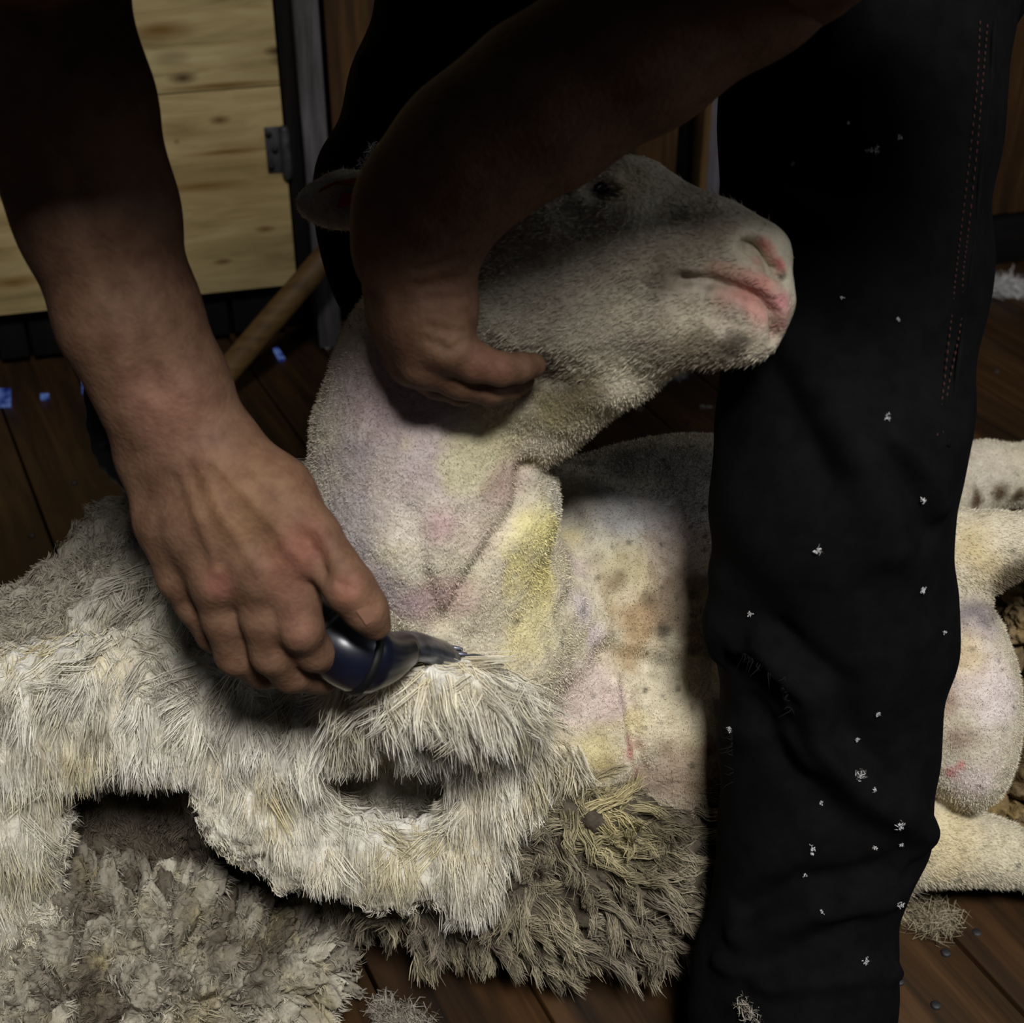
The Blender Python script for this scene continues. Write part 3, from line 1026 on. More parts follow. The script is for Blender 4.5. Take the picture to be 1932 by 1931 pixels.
# velvety stubble of the shorn coat and the face hair
P, Nn, Cc = sample(SV, SQ, 420000, SC, keep_vis)
u_, v_, z_ = proj(P)
face = (P[:, 2] > 0.53) & (u_ > 850) & (v_ < 720)
hd = norm(RIGHT * -1.0 + UP * -0.25)
dirs = np.where(face[:, None], norm(Nn * 0.35 + hd * 1.0 + 0.25 * rng.normal(size=P.shape)), norm(Nn + 0.7 * rng.normal(size=P.shape) + np.array([0, 0, -0.5])))
legs = (u_ > 1720) & ((v_ > 1530) | ((v_ > 960) & (v_ < 1120)))
dirs[legs] = norm(Nn[legs] * 0.5 + np.array([0.9, -0.1, -0.3]) + 0.3 * rng.normal(size=(legs.sum(), 3)))
ln = np.where(face, 0.0036, 0.0022) * (0.5 + rng.random(len(P)))
ln[legs] *= 1.6
mouth = poly_dist(P, [pk(*t) for t in ((1275, 528), (1340, 535), (1400, 548), (1445, 572), (1470, 605))]) < 0.0075
mouth |= poly_dist(P, [pk(*t) for t in ((1415, 470), (1450, 485), (1480, 510))]) < 0.012
k = ~mouth
P, Nn, Cc, dirs, ln = P[k], Nn[k], Cc[k], dirs[k], ln[k]
cc = np.clip(Cc * (1.0 + 0.16 * rng.normal(size=(len(P), 1))), 0.01, 0.95)
V, Q, c = spikes(P - Nn * 0.0005, P + dirs * ln[:, None], 0.00075, cc)
tag(mesh_obj('coat_stubble', V, Q, M_FUZZ, sheep, c), kind='stuff')

# eye
ec = pk(1133, 354) + FWD * 0.0022
th = np.linspace(0, math.pi, 13)
V, Fc = tube([ec + RIGHT * (-0.0075 * math.cos(t)) for t in th], [max(0.0062 * math.sin(t), 1e-4) for t in th], 16)
mesh_obj('eye', V, Fc, M_EYE, sheep)
# ear tag
def patch_plate(pts, thick, mat, name, parent):
    P = [np.asarray(p) for p in pts]
    n = len(P)
    nr = norm(np.cross(P[1] - P[0], P[2] - P[0]))
    if nr @ FWD > 0:
        nr = -nr
    V = np.array([p + nr * thick / 2 for p in P] + [p - nr * thick / 2 for p in P])
    Fc = [tuple(range(n)), tuple(range(2 * n - 1, n - 1, -1))] + [(i, i + n, (i + 1) % n + n, (i + 1) % n) for i in range(n)]
    return mesh_obj(name, V, Fc, mat, parent, smooth_shade=False)


def on_ear(x, y, d=0.0022):
    return pk(x, y) - FWD * d


patch_plate([on_ear(607, 368), on_ear(613, 352), on_ear(640, 338), on_ear(668, 330), on_ear(680, 344), on_ear(640, 358)], 0.002, M_TAG, 'ear_tag', sheep)
patch_plate([on_ear(645, 390), on_ear(650, 374), on_ear(678, 364), on_ear(684, 378), on_ear(665, 388)], 0.002, M_TAG, 'ear_tag_stud', sheep)
# hooves beyond the frame
for (p0, p1) in (((2228, 985, 1.24), (2300, 990, 1.245)), ((2218, 1650, 1.28), (2290, 1652, 1.285))):
    a, b = C(*p0), C(*p1)
    a[2] = max(a[2], 0.03)
    b[2] = max(b[2], 0.03)
    V, Fc = tube([a, a + (b - a) * 0.4, b], [0.021, 0.024, 0.016], 14)
    mesh_obj('hoof', V, Fc, M_HOOF, sheep)

# ------------------------------------------------------------------ wool: shared colours
W_WHITE = lin((0.86, 0.84, 0.78))
W_CREAM = lin((0.84, 0.79, 0.64))
W_YEL = lin((0.78, 0.73, 0.54))
W_TAN = lin((0.56, 0.52, 0.45))
W_GREY = lin((0.44, 0.40, 0.34))
W_DIRT_SHADE = lin((0.27, 0.24, 0.19))  # dirty wool tone, also painted in for shade


def mixrow(a, b, t):
    return a[None] * (1 - t[:, None]) + b[None] * t[:, None]


# unshorn brisket wool still on the sheep
F = Field(axis_range((-0.30, 0.62, 0.0045)), axis_range((0.62, 1.30, 0.0045)), axis_range((-0.03, 0.34, 0.0045)))
F.chain([(690, 1580, 1.215, 0.045), (830, 1608, 1.195, 0.056), (1010, 1620, 1.185, 0.065), (1200, 1600, 1.19, 0.065), (1380, 1600, 1.205, 0.062), (1520, 1570, 1.24, 0.07)], 0.03)
F.chain([(1010, 1470, 1.15, 0.032), (1060, 1530, 1.145, 0.036), (1130, 1560, 1.14, 0.034), (1150, 1620, 1.145, 0.03)], 0.02)
F.chain([(1130, 1590, 1.20, 0.07), (1330, 1590, 1.21, 0.065)], 0.03)
BV, BQ = F.mesh()
del F
BN = vnormals(BV, BQ)
BV = BV + BN * ((fbm(BV, 40, 3) - 0.5) * 0.018)[:, None]
f1, f2, cid = worley(BV * np.array([1, 1, 1.0]), 48, 1)
BV = BV + BN * ((np.clip((f2 - f1) * 1.6, 0, 1) - 0.6) * 0.018)[:, None]
BV[:, 2] = np.maximum(BV[:, 2], 0.005)
BC = mixrow(W_GREY, W_DIRT_SHADE * 0.7, np.clip(fbm(BV, 30, 8) * 1.2 - 0.1, 0, 1))  # base darkened so the gaps between locks look shaded
bwool = mesh_obj('brisket_wool', BV, BQ, M_CLOD, sheep, BC)
tag(bwool, 'unshorn greyish staple wool under the brisket')
P, Nn, Cc = sample(BV, BQ, 2000, BC, lambda a, n: ((a[:, 2] > 0.012) & (n[:, 1] < 0.75)).astype(float))
u_, v_, z_ = proj(P)
t = np.clip((u_ - 700) / 650, 0, 1)
flow = RIGHT[None] * (0.15 + 1.0 * t[:, None]) + UP[None] * (-1.0 + 0.75 * t[:, None])
flow = flow - Nn * (flow * Nn).sum(1, keepdims=True)
dirs = norm(norm(flow) + 0.34 * Nn + 0.18 * rng.normal(size=P.shape))
g = fbm(P, 22, 4)
cr = mixrow(W_DIRT_SHADE, W_GREY, np.clip(g * 1.5 - 0.2, 0, 1))
ct = mixrow(W_TAN * 0.85, W_CREAM * 0.85, np.clip(fbm(P, 30, 6) * 2.0 - 0.75, 0, 1))
yel = np.exp(-(np.linalg.norm(P - C(1140, 1545, 1.105), axis=1) / 0.03) ** 2)[:, None]
ct = ct * (1 - yel) + W_YEL * yel
cr = cr * (1 - yel) + W_YEL * yel
drk = np.exp(-(np.linalg.norm(P - C(1230, 1540, 1.12), axis=1) / 0.03) ** 2)[:, None]
ct = ct * (1 - 0.7 * drk) + W_DIRT_SHADE * 0.7 * drk  # shade below the chest, put into the tip colours
V, Q, c = locks(P - Nn * 0.003, dirs, Nn, 0.024 + 0.014 * rng.random(len(P)), 0.0075, 52, cr, ct, seg=6, width=0.00075, gravity=0.10, crimp=0.0030, tip=0.16, cvar=0.16)
V[:, 2] = np.maximum(V[:, 2], 0.003)
o = mesh_obj('wool_locks', V, Q, M_WOOL, bwool, c)
tag(o, kind='stuff')

# ------------------------------------------------------------------ the cut fleece on the floor
fleece = empty('fleece', (-0.25, 0.95, 0.0))
tag(fleece, 'peeled-back cream fleece heaped on the floor under the clippers', 'fleece')
F = Field(axis_range((-0.62, 0.10, 0.0042)), axis_range((0.66, 1.36, 0.0045)), axis_range((-0.03, 0.44, 0.0042)))
# sheet lying behind, up to the neck
F.chain([(-250, 1420, 1.32, 0.05), (0, 1275, 1.28, 0.040), (130, 1165, 1.265, 0.039), (250, 1035, 1.235, 0.037), (400, 985, 1.185, 0.036), (545, 930, 1.12, 0.026)], 0.03)
F.chain([(-200, 1430, 1.24, 0.09), (100, 1290, 1.215, 0.075), (330, 1180, 1.185, 0.070), (520, 1100, 1.13, 0.055), (640, 1120, 1.12, 0.05)], 0.04)
F.chain([(-220, 1560, 1.30, 0.11), (150, 1480, 1.30, 0.10), (520, 1400, 1.26, 0.09), (760, 1360, 1.20, 0.07), (800, 1480, 1.22, 0.06)], 0.05)
# the folded wave in front
F.chain([(-180, 1330, 1.12, 0.050), (60, 1325, 1.105, 0.043), (240, 1318, 1.095, 0.046), (430, 1338, 1.085, 0.043), (600, 1365, 1.075, 0.038), (760, 1350, 1.065, 0.040), (880, 1345, 1.07, 0.036), (970, 1370, 1.10, 0.025)], 0.02)
F.chain([(80, 1400, 1.10, 0.030), (330, 1400, 1.09, 0.030)], 0.02)
F.chain([(420, 1400, 1.085, 0.036), (480, 1520, 1.085, 0.034), (590, 1590, 1.09, 0.034), (760, 1625, 1.10, 0.028), (860, 1600, 1.095, 0.03)], 0.022)
F.chain([(860, 1380, 1.07, 0.036), (890, 1500, 1.08, 0.026), (880, 1620, 1.085, 0.022), (885, 1710, 1.095, 0.012)], 0.02)
F.chain([(560, 1400, 1.075, 0.038), (760, 1400, 1.07, 0.036)], 0.02)
F.chain([(930, 1400, 1.10, 0.022), (960, 1480, 1.11, 0.018), (990, 1540, 1.12, 0.012)], 0.015)
F.chain([(1000, 1420, 1.115, 0.024), (1070, 1430, 1.115, 0.020)], 0.015)
# wool bunched over the comb
F.chain([(690, 1318, 0.985, 0.016), (770, 1308, 0.962, 0.016), (860, 1302, 0.960, 0.018), (930, 1310, 0.975, 0.017), (990, 1325, 1.03, 0.016)], 0.02)
F.chain([(700, 1320, 1.02, 0.03), (900, 1330, 1.03, 0.028)], 0.02)
# left column
F.chain([(-40, 1450, 1.12, 0.045), (10, 1560, 1.13, 0.042), (0, 1700, 1.16, 0.045), (-60, 1780, 1.17, 0.05)], 0.03)
F.ell(C(735, 1495, 1.06), (0.052, 0.027, 0.055), np.array([RIGHT, UP, FWD]), 0.012, 'sub')
FV, FQ = F.mesh()
del F
FN = vnormals(FV, FQ)
FW = FV * np.array([1, 1, 0.45])
w1, w2, wc = worley(FW, 75, 4)
FV = FV + FN * ((fbm(FV, 26, 3) - 0.5) * 0.022 + (fbm(FW, 110, 6) - 0.5) * 0.008 + (np.clip((w2 - w1) * 2, 0, 1) - 0.7) * 0.006)[:, None]
FV[:, 2] = np.maximum(FV[:, 2], 0.005)
g = np.clip(fbm(FV, 18, 5) * 2.2 - 0.9, 0, 1)
FC = mixrow(W_WHITE, W_CREAM, g)
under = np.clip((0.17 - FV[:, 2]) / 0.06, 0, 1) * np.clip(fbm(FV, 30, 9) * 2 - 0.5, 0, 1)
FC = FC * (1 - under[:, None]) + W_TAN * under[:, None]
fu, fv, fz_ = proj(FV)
arm_shade = np.clip((fz_ - 1.10) / 0.03, 0, 1) * np.clip((1330 - fv) / 60, 0, 1)  # shadow of the arm on the back sheet, painted as greyer wool
FC = FC * (1 - 0.85 * arm_shade[:, None]) + lin((0.58, 0.55, 0.48)) * 0.85 * arm_shade[:, None]
hollow_shade = np.clip((fz_ - 1.15) / 0.03, 0, 1) * np.clip((fv - 1380) / 60, 0, 1)  # shade of the hollow behind the wave, painted in dirty wool tones
FC = FC * (1 - hollow_shade[:, None]) + mixrow(W_DIRT_SHADE, W_GREY, fbm(FV, 50, 21)) * hollow_shade[:, None]
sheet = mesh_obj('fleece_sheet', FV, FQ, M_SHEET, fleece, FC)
P, Nn, Cc = sample(FV, FQ, 10500, FC, lambda a, n: ((a[:, 2] > 0.03) * (0.35 + 0.65 * (a[:, 1] < 0.98)) * (n[:, 1] < 0.7)).astype(float))
u_, v_, z_ = proj(P)
back = z_ > 1.125
flow = np.tile(-UP + 0.08 * RIGHT, (len(P), 1)) + 0.10 * rng.normal(size=P.shape)
flow = flow - Nn * (flow * Nn).sum(1, keepdims=True)
dirs = norm(norm(flow) + (0.06 + 0.14 * rng.random((len(P), 1))) * Nn + 0.05 * rng.normal(size=P.shape))
dirs[back] = norm(Nn[back] + np.array([0, 0, -0.4]) + 0.4 * rng.normal(size=(back.sum(), 3)))
Lk = np.where(back, 0.010, 0.018 + 0.018 * rng.random(len(P)))
limit = np.interp(u_, [0, 60, 110, 350, 385, 480, 600, 700, 830, 850, 930, 960, 1010, 1100], [1760, 1700, 1500, 1490, 1500, 1600, 1690, 1700, 1700, 1760, 1750, 1600, 1570, 1480])
hole = (u_ > 590) & (u_ < 850) & (v_ < 1470)
limit[hole] = np.minimum(limit[hole], 1450 + 25 * rng.random(hole.sum()))
Lk = np.where(back, Lk, np.clip(np.minimum(Lk, (limit - v_) * z_ / FPX), 0.007, 0.06))
h_ = fbm(P, 24, 12)
cr = mixrow(W_WHITE, W_CREAM, np.clip(h_ * 2 - 0.6, 0, 1))
ct = mixrow(W_WHITE, W_YEL, np.clip(fbm(P, 34, 15) * 3.0 - 1.45, 0, 1))
dk = np.clip(fbm(P, 40, 19) * 4 - 2.3, 0, 1)[:, None]
ct = ct * (1 - dk) + W_GREY * dk
shade_w = (np.clip((z_ - 1.10) / 0.03, 0, 1) * np.clip((1330 - v_) / 60, 0, 1) * 0.85)[:, None]  # same painted arm shadow for the lock colours
cr = cr * (1 - shade_w) + lin((0.58, 0.55, 0.48)) * shade_w
ct = ct * (1 - shade_w) + lin((0.60, 0.57, 0.50)) * shade_w
shade_w = (np.clip((z_ - 1.15) / 0.03, 0, 1) * np.clip((v_ - 1380) / 60, 0, 1))[:, None]  # hollow's shade again, put into the lock colours
cr = cr * (1 - shade_w) + W_DIRT_SHADE * shade_w
ct = ct * (1 - shade_w) + W_GREY * shade_w
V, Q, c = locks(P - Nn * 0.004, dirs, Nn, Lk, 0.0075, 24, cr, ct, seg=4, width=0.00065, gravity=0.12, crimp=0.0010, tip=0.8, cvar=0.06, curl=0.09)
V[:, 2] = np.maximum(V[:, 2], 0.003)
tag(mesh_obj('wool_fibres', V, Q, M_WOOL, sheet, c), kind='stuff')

# clotted staple tips
def clods(name, chains, box, seed, ctone):
    """lumpy greasy staples split by deep cracks"""
    F = Field(*[axis_range((a, b, 0.0019)) for a, b in box])
    for ch in chains:
        F.chain(ch, 0.03)
    V, Q = F.mesh()
    Nn = vnormals(V, Q)
    V = V + Nn * ((fbm(V, 14, seed) - 0.5) * 0.03)[:, None]
    w = V + (np.stack([fbm(V, 60, seed + 1), fbm(V, 60, seed + 2), fbm(V, 60, seed + 3)], 1) - 0.5) * 0.02
    f1, f2, cid = worley(w * np.array([1, 0.75, 0.75]), 40, seed)
    e = np.clip((f2 - f1) * 3.0, 0, 1)
    g1, g2, gid = worley(w, 120, seed + 1)
    w3 = V + (np.stack([fbm(V, 150, seed + 11), fbm(V, 150, seed + 12), fbm(V, 150, seed + 13)], 1) - 0.5) * 0.008
    q1, q2, qid = worley(w3, 240, seed + 5)
    V2 = V + Nn * ((e ** 0.5 - 0.8) * 0.034 + (0.5 - g1) * 0.011 + (gid - 0.5) * 0.006 + (0.45 - q1) * 0.0055 + (cid - 0.5) * 0.014)[:, None]
    V2[:, 2] = np.maximum(V2[:, 2], 0.004)
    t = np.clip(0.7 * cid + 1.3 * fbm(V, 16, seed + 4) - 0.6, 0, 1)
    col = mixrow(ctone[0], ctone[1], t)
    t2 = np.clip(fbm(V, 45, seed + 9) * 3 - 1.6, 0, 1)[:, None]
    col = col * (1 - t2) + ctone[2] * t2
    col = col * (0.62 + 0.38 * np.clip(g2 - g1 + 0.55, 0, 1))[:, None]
    return V2, Q, col


CV, CQ, CCl = clods('c', [
    [(-60, 1640, 1.26, 0.06), (140, 1640, 1.275, 0.050), (300, 1660, 1.27, 0.050), (470, 1690, 1.26, 0.042), (600, 1720, 1.25, 0.032)],
    [(-60, 1800, 1.19, 0.07), (120, 1760, 1.19, 0.062), (330, 1790, 1.185, 0.06), (500, 1810, 1.195, 0.045), (610, 1830, 1.20, 0.025)],
    [(-60, 1930, 1.16, 0.07), (150, 1890, 1.155, 0.058), (330, 1900, 1.155, 0.052), (470, 1900, 1.165, 0.042)],
    [(-60, 2050, 1.12, 0.06), (300, 2050, 1.12, 0.045)]],
    ((-0.60, -0.10), (0.60, 1.12), (-0.04, 0.24)), 31, (lin((0.40, 0.36, 0.30)), lin((0.76, 0.73, 0.65)), lin((0.66, 0.61, 0.47))))
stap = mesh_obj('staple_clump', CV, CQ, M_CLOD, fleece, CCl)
P, Nn, Cc = sample(CV, CQ, 6000, CCl, lambda a, n: ((a[:, 2] > 0.01) & (n[:, 1] < 0.8)).astype(float))
dirs = norm(Nn + np.array([0.25, -0.15, -0.1]) + 0.4 * rng.normal(size=P.shape))
V, Q, c = locks(P - Nn * 0.002, dirs, Nn, 0.003 + 0.004 * rng.random(len(P)), 0.0035, 9, Cc, np.clip(Cc * 1.05, 0, 0.9), seg=3, width=0.0010, gravity=0.3, crimp=0.002, tip=0.8, cvar=0.12, curl=0.5)
V[:, 2] = np.maximum(V[:, 2], 0.003)
tag(mesh_obj('wool_tips', V, Q, M_WOOL, stap, c), kind='stuff')
# more of the fleece under the sheep's hind end
CV, CQ, CCl = clods('d', [
    [(1780, 1480, 1.36, 0.05), (1900, 1460, 1.37, 0.06), (2050, 1430, 1.39, 0.06)],
    [(1850, 1560, 1.345, 0.035), (2000, 1540, 1.35, 0.04)],
    [(1900, 1250, 1.40, 0.06), (1980, 1180, 1.38, 0.06), (2080, 1250, 1.40, 0.06)]],
    ((0.34, 0.72), (0.90, 1.42), (-0.04, 0.28)), 44, (lin((0.42, 0.36, 0.26)), lin((0.55, 0.47, 0.34)), lin((0.62, 0.52, 0.30))))
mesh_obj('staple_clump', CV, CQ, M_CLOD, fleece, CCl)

# ------------------------------------------------------------------ the shearer
person = empty('person', (0.2, 1.05, 0.0))
tag(person, 'shearer in black trousers bending over the sheep, holding its head and the clippers', 'person')

# right arm and hand (fine), left arm and hand (fine), trunk and head (coarser)
F1 = Field(axis_range((-0.36, -0.04, 0.0019)), axis_range((0.62, 0.96, 0.0021)), axis_range((0.34, 0.92, 0.0021)))
F1.chain([(62, -160, 0.79, 0.052), (60, 0, 0.80, 0.0475), (118, 200, 0.81, 0.0475), (182, 400, 0.825, 0.0425), (240, 600, 0.845, 0.0375)], 0.02)
F1.chain([(240, 600, 0.845, 0.036), (290, 740, 0.862, 0.030), (315, 830, 0.875, 0.027)], 0.02)
F1.chain([(255, 600, 0.840, 0.032), (335, 740, 0.858, 0.027), (372, 830, 0.868, 0.026)], 0.02)
F1.cap(C(300, 850, 0.882), C(400, 845, 0.866), 0.025, 0.025, 0.015)
F1.chain([(395, 850, 0.866, 0.023), (480, 950, 0.860, 0.021), (550, 1052, 0.862, 0.0175)], 0.012)
F1.chain([(365, 860, 0.868, 0.023), (430, 970, 0.860, 0.022), (490, 1092, 0.862, 0.0175)], 0.012)
F1.chain([(330, 870, 0.875, 0.022), (370, 990, 0.868, 0.020), (412, 1105, 0.872, 0.0165)], 0.012)
F1.chain([(300, 880, 0.885, 0.021), (318, 980, 0.882, 0.019), (343, 1085, 0.888, 0.0155)], 0.012)
F1.chain([(550, 1052, 0.860, 0.0165), (556, 1120, 0.860, 0.0145), (568, 1190, 0.866, 0.0136)], 0.007)      # index
F1.chain([(568, 1190, 0.866, 0.0130), (592, 1230, 0.882, 0.0118), (632, 1248, 0.905, 0.0105)], 0.004)
F1.chain([(490, 1092, 0.862, 0.0165), (500, 1165, 0.868, 0.0146), (512, 1232, 0.880, 0.0133)], 0.005)      # middle
F1.chain([(512, 1232, 0.880, 0.0128), (548, 1270, 0.900, 0.0120), (610, 1280, 0.925, 0.0105)], 0.004)
F1.chain([(412, 1105, 0.872, 0.0160), (426, 1165, 0.880, 0.0142), (446, 1235, 0.895, 0.0130)], 0.005)      # ring
F1.chain([(446, 1235, 0.895, 0.0125), (494, 1265, 0.915, 0.0115), (550, 1270, 0.935, 0.010)], 0.004)
F1.chain([(343, 1085, 0.888, 0.0150), (372, 1140, 0.898, 0.0128), (405, 1195, 0.912, 0.0118)], 0.005)      # little
F1.chain([(405, 1195, 0.912, 0.0112), (450, 1225, 0.930, 0.0105), (490, 1230, 0.945, 0.0092)], 0.004)
F1.chain([(425, 865, 0.866, 0.024), (520, 935, 0.858, 0.0215), (588, 1015, 0.850, 0.0165)], 0.012)         # thumb
F1.chain([(590, 1012, 0.850, 0.0158), (632, 1068, 0.846, 0.0132), (662, 1112, 0.846, 0.0138), (690, 1150, 0.852, 0.0122), (707, 1178, 0.860, 0.0100)], 0.007)
F1.chain([(470, 930, 0.868, 0.022), (545, 1010, 0.868, 0.016)], 0.015)
# knuckles and tendons
for (x, y, z, r) in ((553, 1045, 0.846, 0.009), (488, 1082, 0.846, 0.009), (410, 1095, 0.857, 0.009), (567, 1185, 0.855, 0.0075), (655, 1108, 0.838, 0.007)):
    F1.ell(C(x, y, z), (r, r, r * 0.7), np.array([RIGHT, UP, FWD]), 0.014)
A1, AQ1 = F1.mesh()
del F1
F2 = Field(axis_range((-0.13, 0.26, 0.0019)), axis_range((0.66, 0.94, 0.0021)), axis_range((0.46, 0.96, 0.0021)))
F2.chain([(1550, -215, 0.775, 0.052), (1402, -68, 0.785, 0.0485), (1202, 78, 0.80, 0.0465), (1022, 200, 0.815, 0.0445), (890, 290, 0.825, 0.0405), (812, 360, 0.835, 0.0355)], 0.02)
F2.chain([(850, 340, 0.83, 0.034), (800, 430, 0.842, 0.032), (790, 500, 0.85, 0.029)], 0.02)
F2.chain([(775, 390, 0.84, 0.028), (762, 470, 0.85, 0.027)], 0.02)
F2.chain([(830, 500, 0.85, 0.017), (838, 580, 0.847, 0.0175), (845, 655, 0.848, 0.0148)], 0.012)
F2.chain([(800, 500, 0.855, 0.022), (800, 600, 0.852, 0.023), (800, 680, 0.862, 0.0165)], 0.012)
F2.chain([(772, 500, 0.865, 0.021), (772, 600, 0.868, 0.020), (778, 680, 0.880, 0.0155)], 0.012)
F2.chain([(762, 510, 0.878, 0.019), (755, 590, 0.885, 0.018), (762, 665, 0.900, 0.014)], 0.012)
F2.chain([(845, 655, 0.848, 0.0140), (895, 683, 0.852, 0.0112), (945, 697, 0.858, 0.0102)], 0.005)         # little
F2.chain([(945, 697, 0.858, 0.0098), (980, 694, 0.868, 0.0090), (1006, 690, 0.880, 0.0080)], 0.003)
F2.chain([(800, 682, 0.862, 0.0148), (868, 715, 0.870, 0.0118), (925, 733, 0.878, 0.0105)], 0.005)         # ring
F2.chain([(925, 733, 0.878, 0.0100), (960, 728, 0.890, 0.0092), (985, 715, 0.902, 0.0082)], 0.003)
F2.chain([(778, 682, 0.880, 0.0142), (825, 715, 0.892, 0.0118), (870, 735, 0.900, 0.0105)], 0.005)         # middle
F2.chain([(870, 735, 0.900, 0.0100), (905, 730, 0.912, 0.0092)], 0.003)
F2.chain([(762, 667, 0.900, 0.0135), (785, 690, 0.918, 0.0118), (800, 712, 0.928, 0.0105)], 0.005)         # index
F2.chain([(745, 530, 0.885, 0.020), (760, 590, 0.905, 0.016), (800, 620, 0.925, 0.013), (850, 630, 0.93, 0.011)], 0.008)   # thumb, hidden behind
F2.ell(C(842, 650, 0.838), (0.010, 0.009, 0.006), np.array([RIGHT, UP, FWD]), 0.010)
A2, AQ2 = F2.mesh()
del F2
F3 = Field(axis_range((-0.46, 0.50, 0.009)), axis_range((0.22, 1.45, 0.009)), axis_range((0.60, 1.50, 0.009)))
W3 = lambda *a: np.array(a, float)
F3.cap(W3(0.17, 1.24, 0.87), W3(0.06, 0.9, 0.980), 0.12, 0.125, 0.05)
F3.cap(W3(0.06, 0.9, 0.980), W3(0.01, 0.6, 1.040), 0.125, 0.125, 0.05)
F3.cap(W3(-0.19, 0.54, 1.030), W3(0.21, 0.56, 1.040), 0.068, 0.068, 0.06)
F3.cap(W3(-0.22, 0.55, 1.020), C(70, -90, 0.795), 0.058, 0.048, 0.03)
F3.cap(W3(0.24, 0.57, 1.030), C(1490, -110, 0.78), 0.058, 0.048, 0.03)
F3.cap(W3(0.01, 0.56, 1.08), W3(0.01, 0.54, 1.20), 0.055, 0.052, 0.03)
F3.ell(W3(0.01, 0.50, 1.29), (0.078, 0.10, 0.115), None, 0.03)
F3.ell(W3(0.01, 0.43, 1.24), (0.055, 0.055, 0.06), None, 0.04)
F3.ell(W3(0.01, 0.39, 1.27), (0.014, 0.025, 0.02), None, 0.012)
for sx in (-1, 1):
    F3.ell(W3(0.01 + sx * 0.082, 0.52, 1.28), (0.008, 0.02, 0.03), None, 0.008)
    F3.ell(W3(0.01 + sx * 0.033, 0.407, 1.292), (0.014, 0.012, 0.009), None, 0.01, 'sub')
A3, AQ3 = F3.mesh()
del F3
A1 = smooth(A1, AQ1, 2)
A2 = smooth(A2, AQ2, 2)
n1 = vnormals(A1, AQ1)
p1 = Picker(A1)
# tendons on the right hand
for a in ([(400, 870), (480, 960), (545, 1040)], [(370, 880), (430, 985), (480, 1075)], [(335, 890), (375, 1000), (405, 1085)]):
    A1 = fold(A1, n1, p1, a, 0.0020, 0.0045)
A1 = fold(A1, n1, p1, [(578, 1015), (590, 1055), (598, 1085)], -0.005, 0.006)
A1 = fold(A1, n1, p1, [(150, 360), (230, 560), (300, 740)], -0.0025, 0.008)
A1 = fold(A1, n1, p1, [(640, 1100), (664, 1092)], -0.0010, 0.0025)
A1 = fold(A1, n1, p1, [(636, 1110), (674, 1104)], -0.0010, 0.0025)
n2 = vnormals(A2, AQ2)
p2 = Picker(A2)
for a in ([(780, 515), (830, 508), (875, 492)], [(790, 545), (840, 540), (880, 532)], [(800, 572), (845, 570), (880, 562)], [(800, 650), (850, 672), (882, 655)], [(810, 625), (850, 632), (880, 622)]):
    A2 = fold(A2, n2, p2, a, -0.0016, 0.0030)
AV = np.vstack([A1, A2, A3])
AQ = np.vstack([AQ1, AQ2 + len(A1), AQ3 + len(A1) + len(A2)])
pa_ = Picker(np.vstack([A1, A2]))
skin = (0.48, 0.36, 0.275)
AC = paint(AV, skin, [
    (560, 1050, 60, (0.58, 0.37, 0.31), 0.6), (545, 1100, 60, (0.57, 0.39, 0.32), 0.5), (580, 1010, 40, (0.56, 0.35, 0.29), 0.5), (410, 1110, 40, (0.58, 0.36, 0.31), 0.5), (660, 1110, 40, (0.60, 0.39, 0.32), 0.6),
    (700, 1160, 40, (0.62, 0.46, 0.36), 0.6), (450, 950, 120, (0.54, 0.41, 0.29), 0.7), (320, 780, 110, (0.54, 0.39, 0.32), 0.6), (567, 1190, 40, (0.58, 0.41, 0.34), 0.6),
    (840, 655, 50, (0.56, 0.44, 0.33), 0.6), (930, 700, 60, (0.55, 0.38, 0.31), 0.6), (850, 570, 60, (0.54, 0.40, 0.31), 0.5)], pa_, 0.3)
body = mesh_obj('body', AV, AQ, M_SKIN, person, AC * np.array([0.72, 0.70, 0.68]))
# thumb nail
tn = norm(C(712, 1182, 0.862) - C(690, 1150, 0.855))
ps = pa_(698, 1150)
nn = n1[np.argmin(np.linalg.norm(A1 - ps, axis=1))]
c0 = pa_(702, 1162) - nn * 0.0003
s_ = norm(np.cross(tn, nn))
pts = []
for i in range(6):
    for j in range(5):
        u = (i / 5 - 0.5) * 0.0115
        w = (j / 4 - 0.5) * 0.0095
        pts.append(c0 + tn * u + s_ * w + nn * (0.0008 - 28 * w * w - 8 * u * u))
V = np.array(pts + [p - nn * 0.0012 for p in pts])
Fc = [(i * 5 + j, i * 5 + j + 1, (i + 1) * 5 + j + 1, (i + 1) * 5 + j) for i in range(5) for j in range(4)]
Fc += [tuple(30 + q for q in f)[::-1] for f in Fc]
mesh_obj('thumbnail', V, Fc, M_NAIL, body)
# hair of the head (above the frame)
F4 = Field(axis_range((-0.13, 0.15, 0.006)), axis_range((0.30, 0.70, 0.006)), axis_range((1.06, 1.48, 0.006)))
F4.ell(W3(0.01, 0.52, 1.315), (0.086, 0.105, 0.108), None, 0.02)
F4.ell(W3(0.01, 0.37, 1.25), (0.085, 0.075, 0.075), None, 0.02, 'sub')
HV, HQ = F4.mesh()
HV = HV + vnormals(HV, HQ) * ((fbm(HV, 90, 2) - 0.5) * 0.008)[:, None]
mesh_obj('hair', HV, HQ, plain('dark_hair', (0.06, 0.045, 0.03), (0.10, 0.075, 0.05), rough=0.7, scale=200), person)
del F4
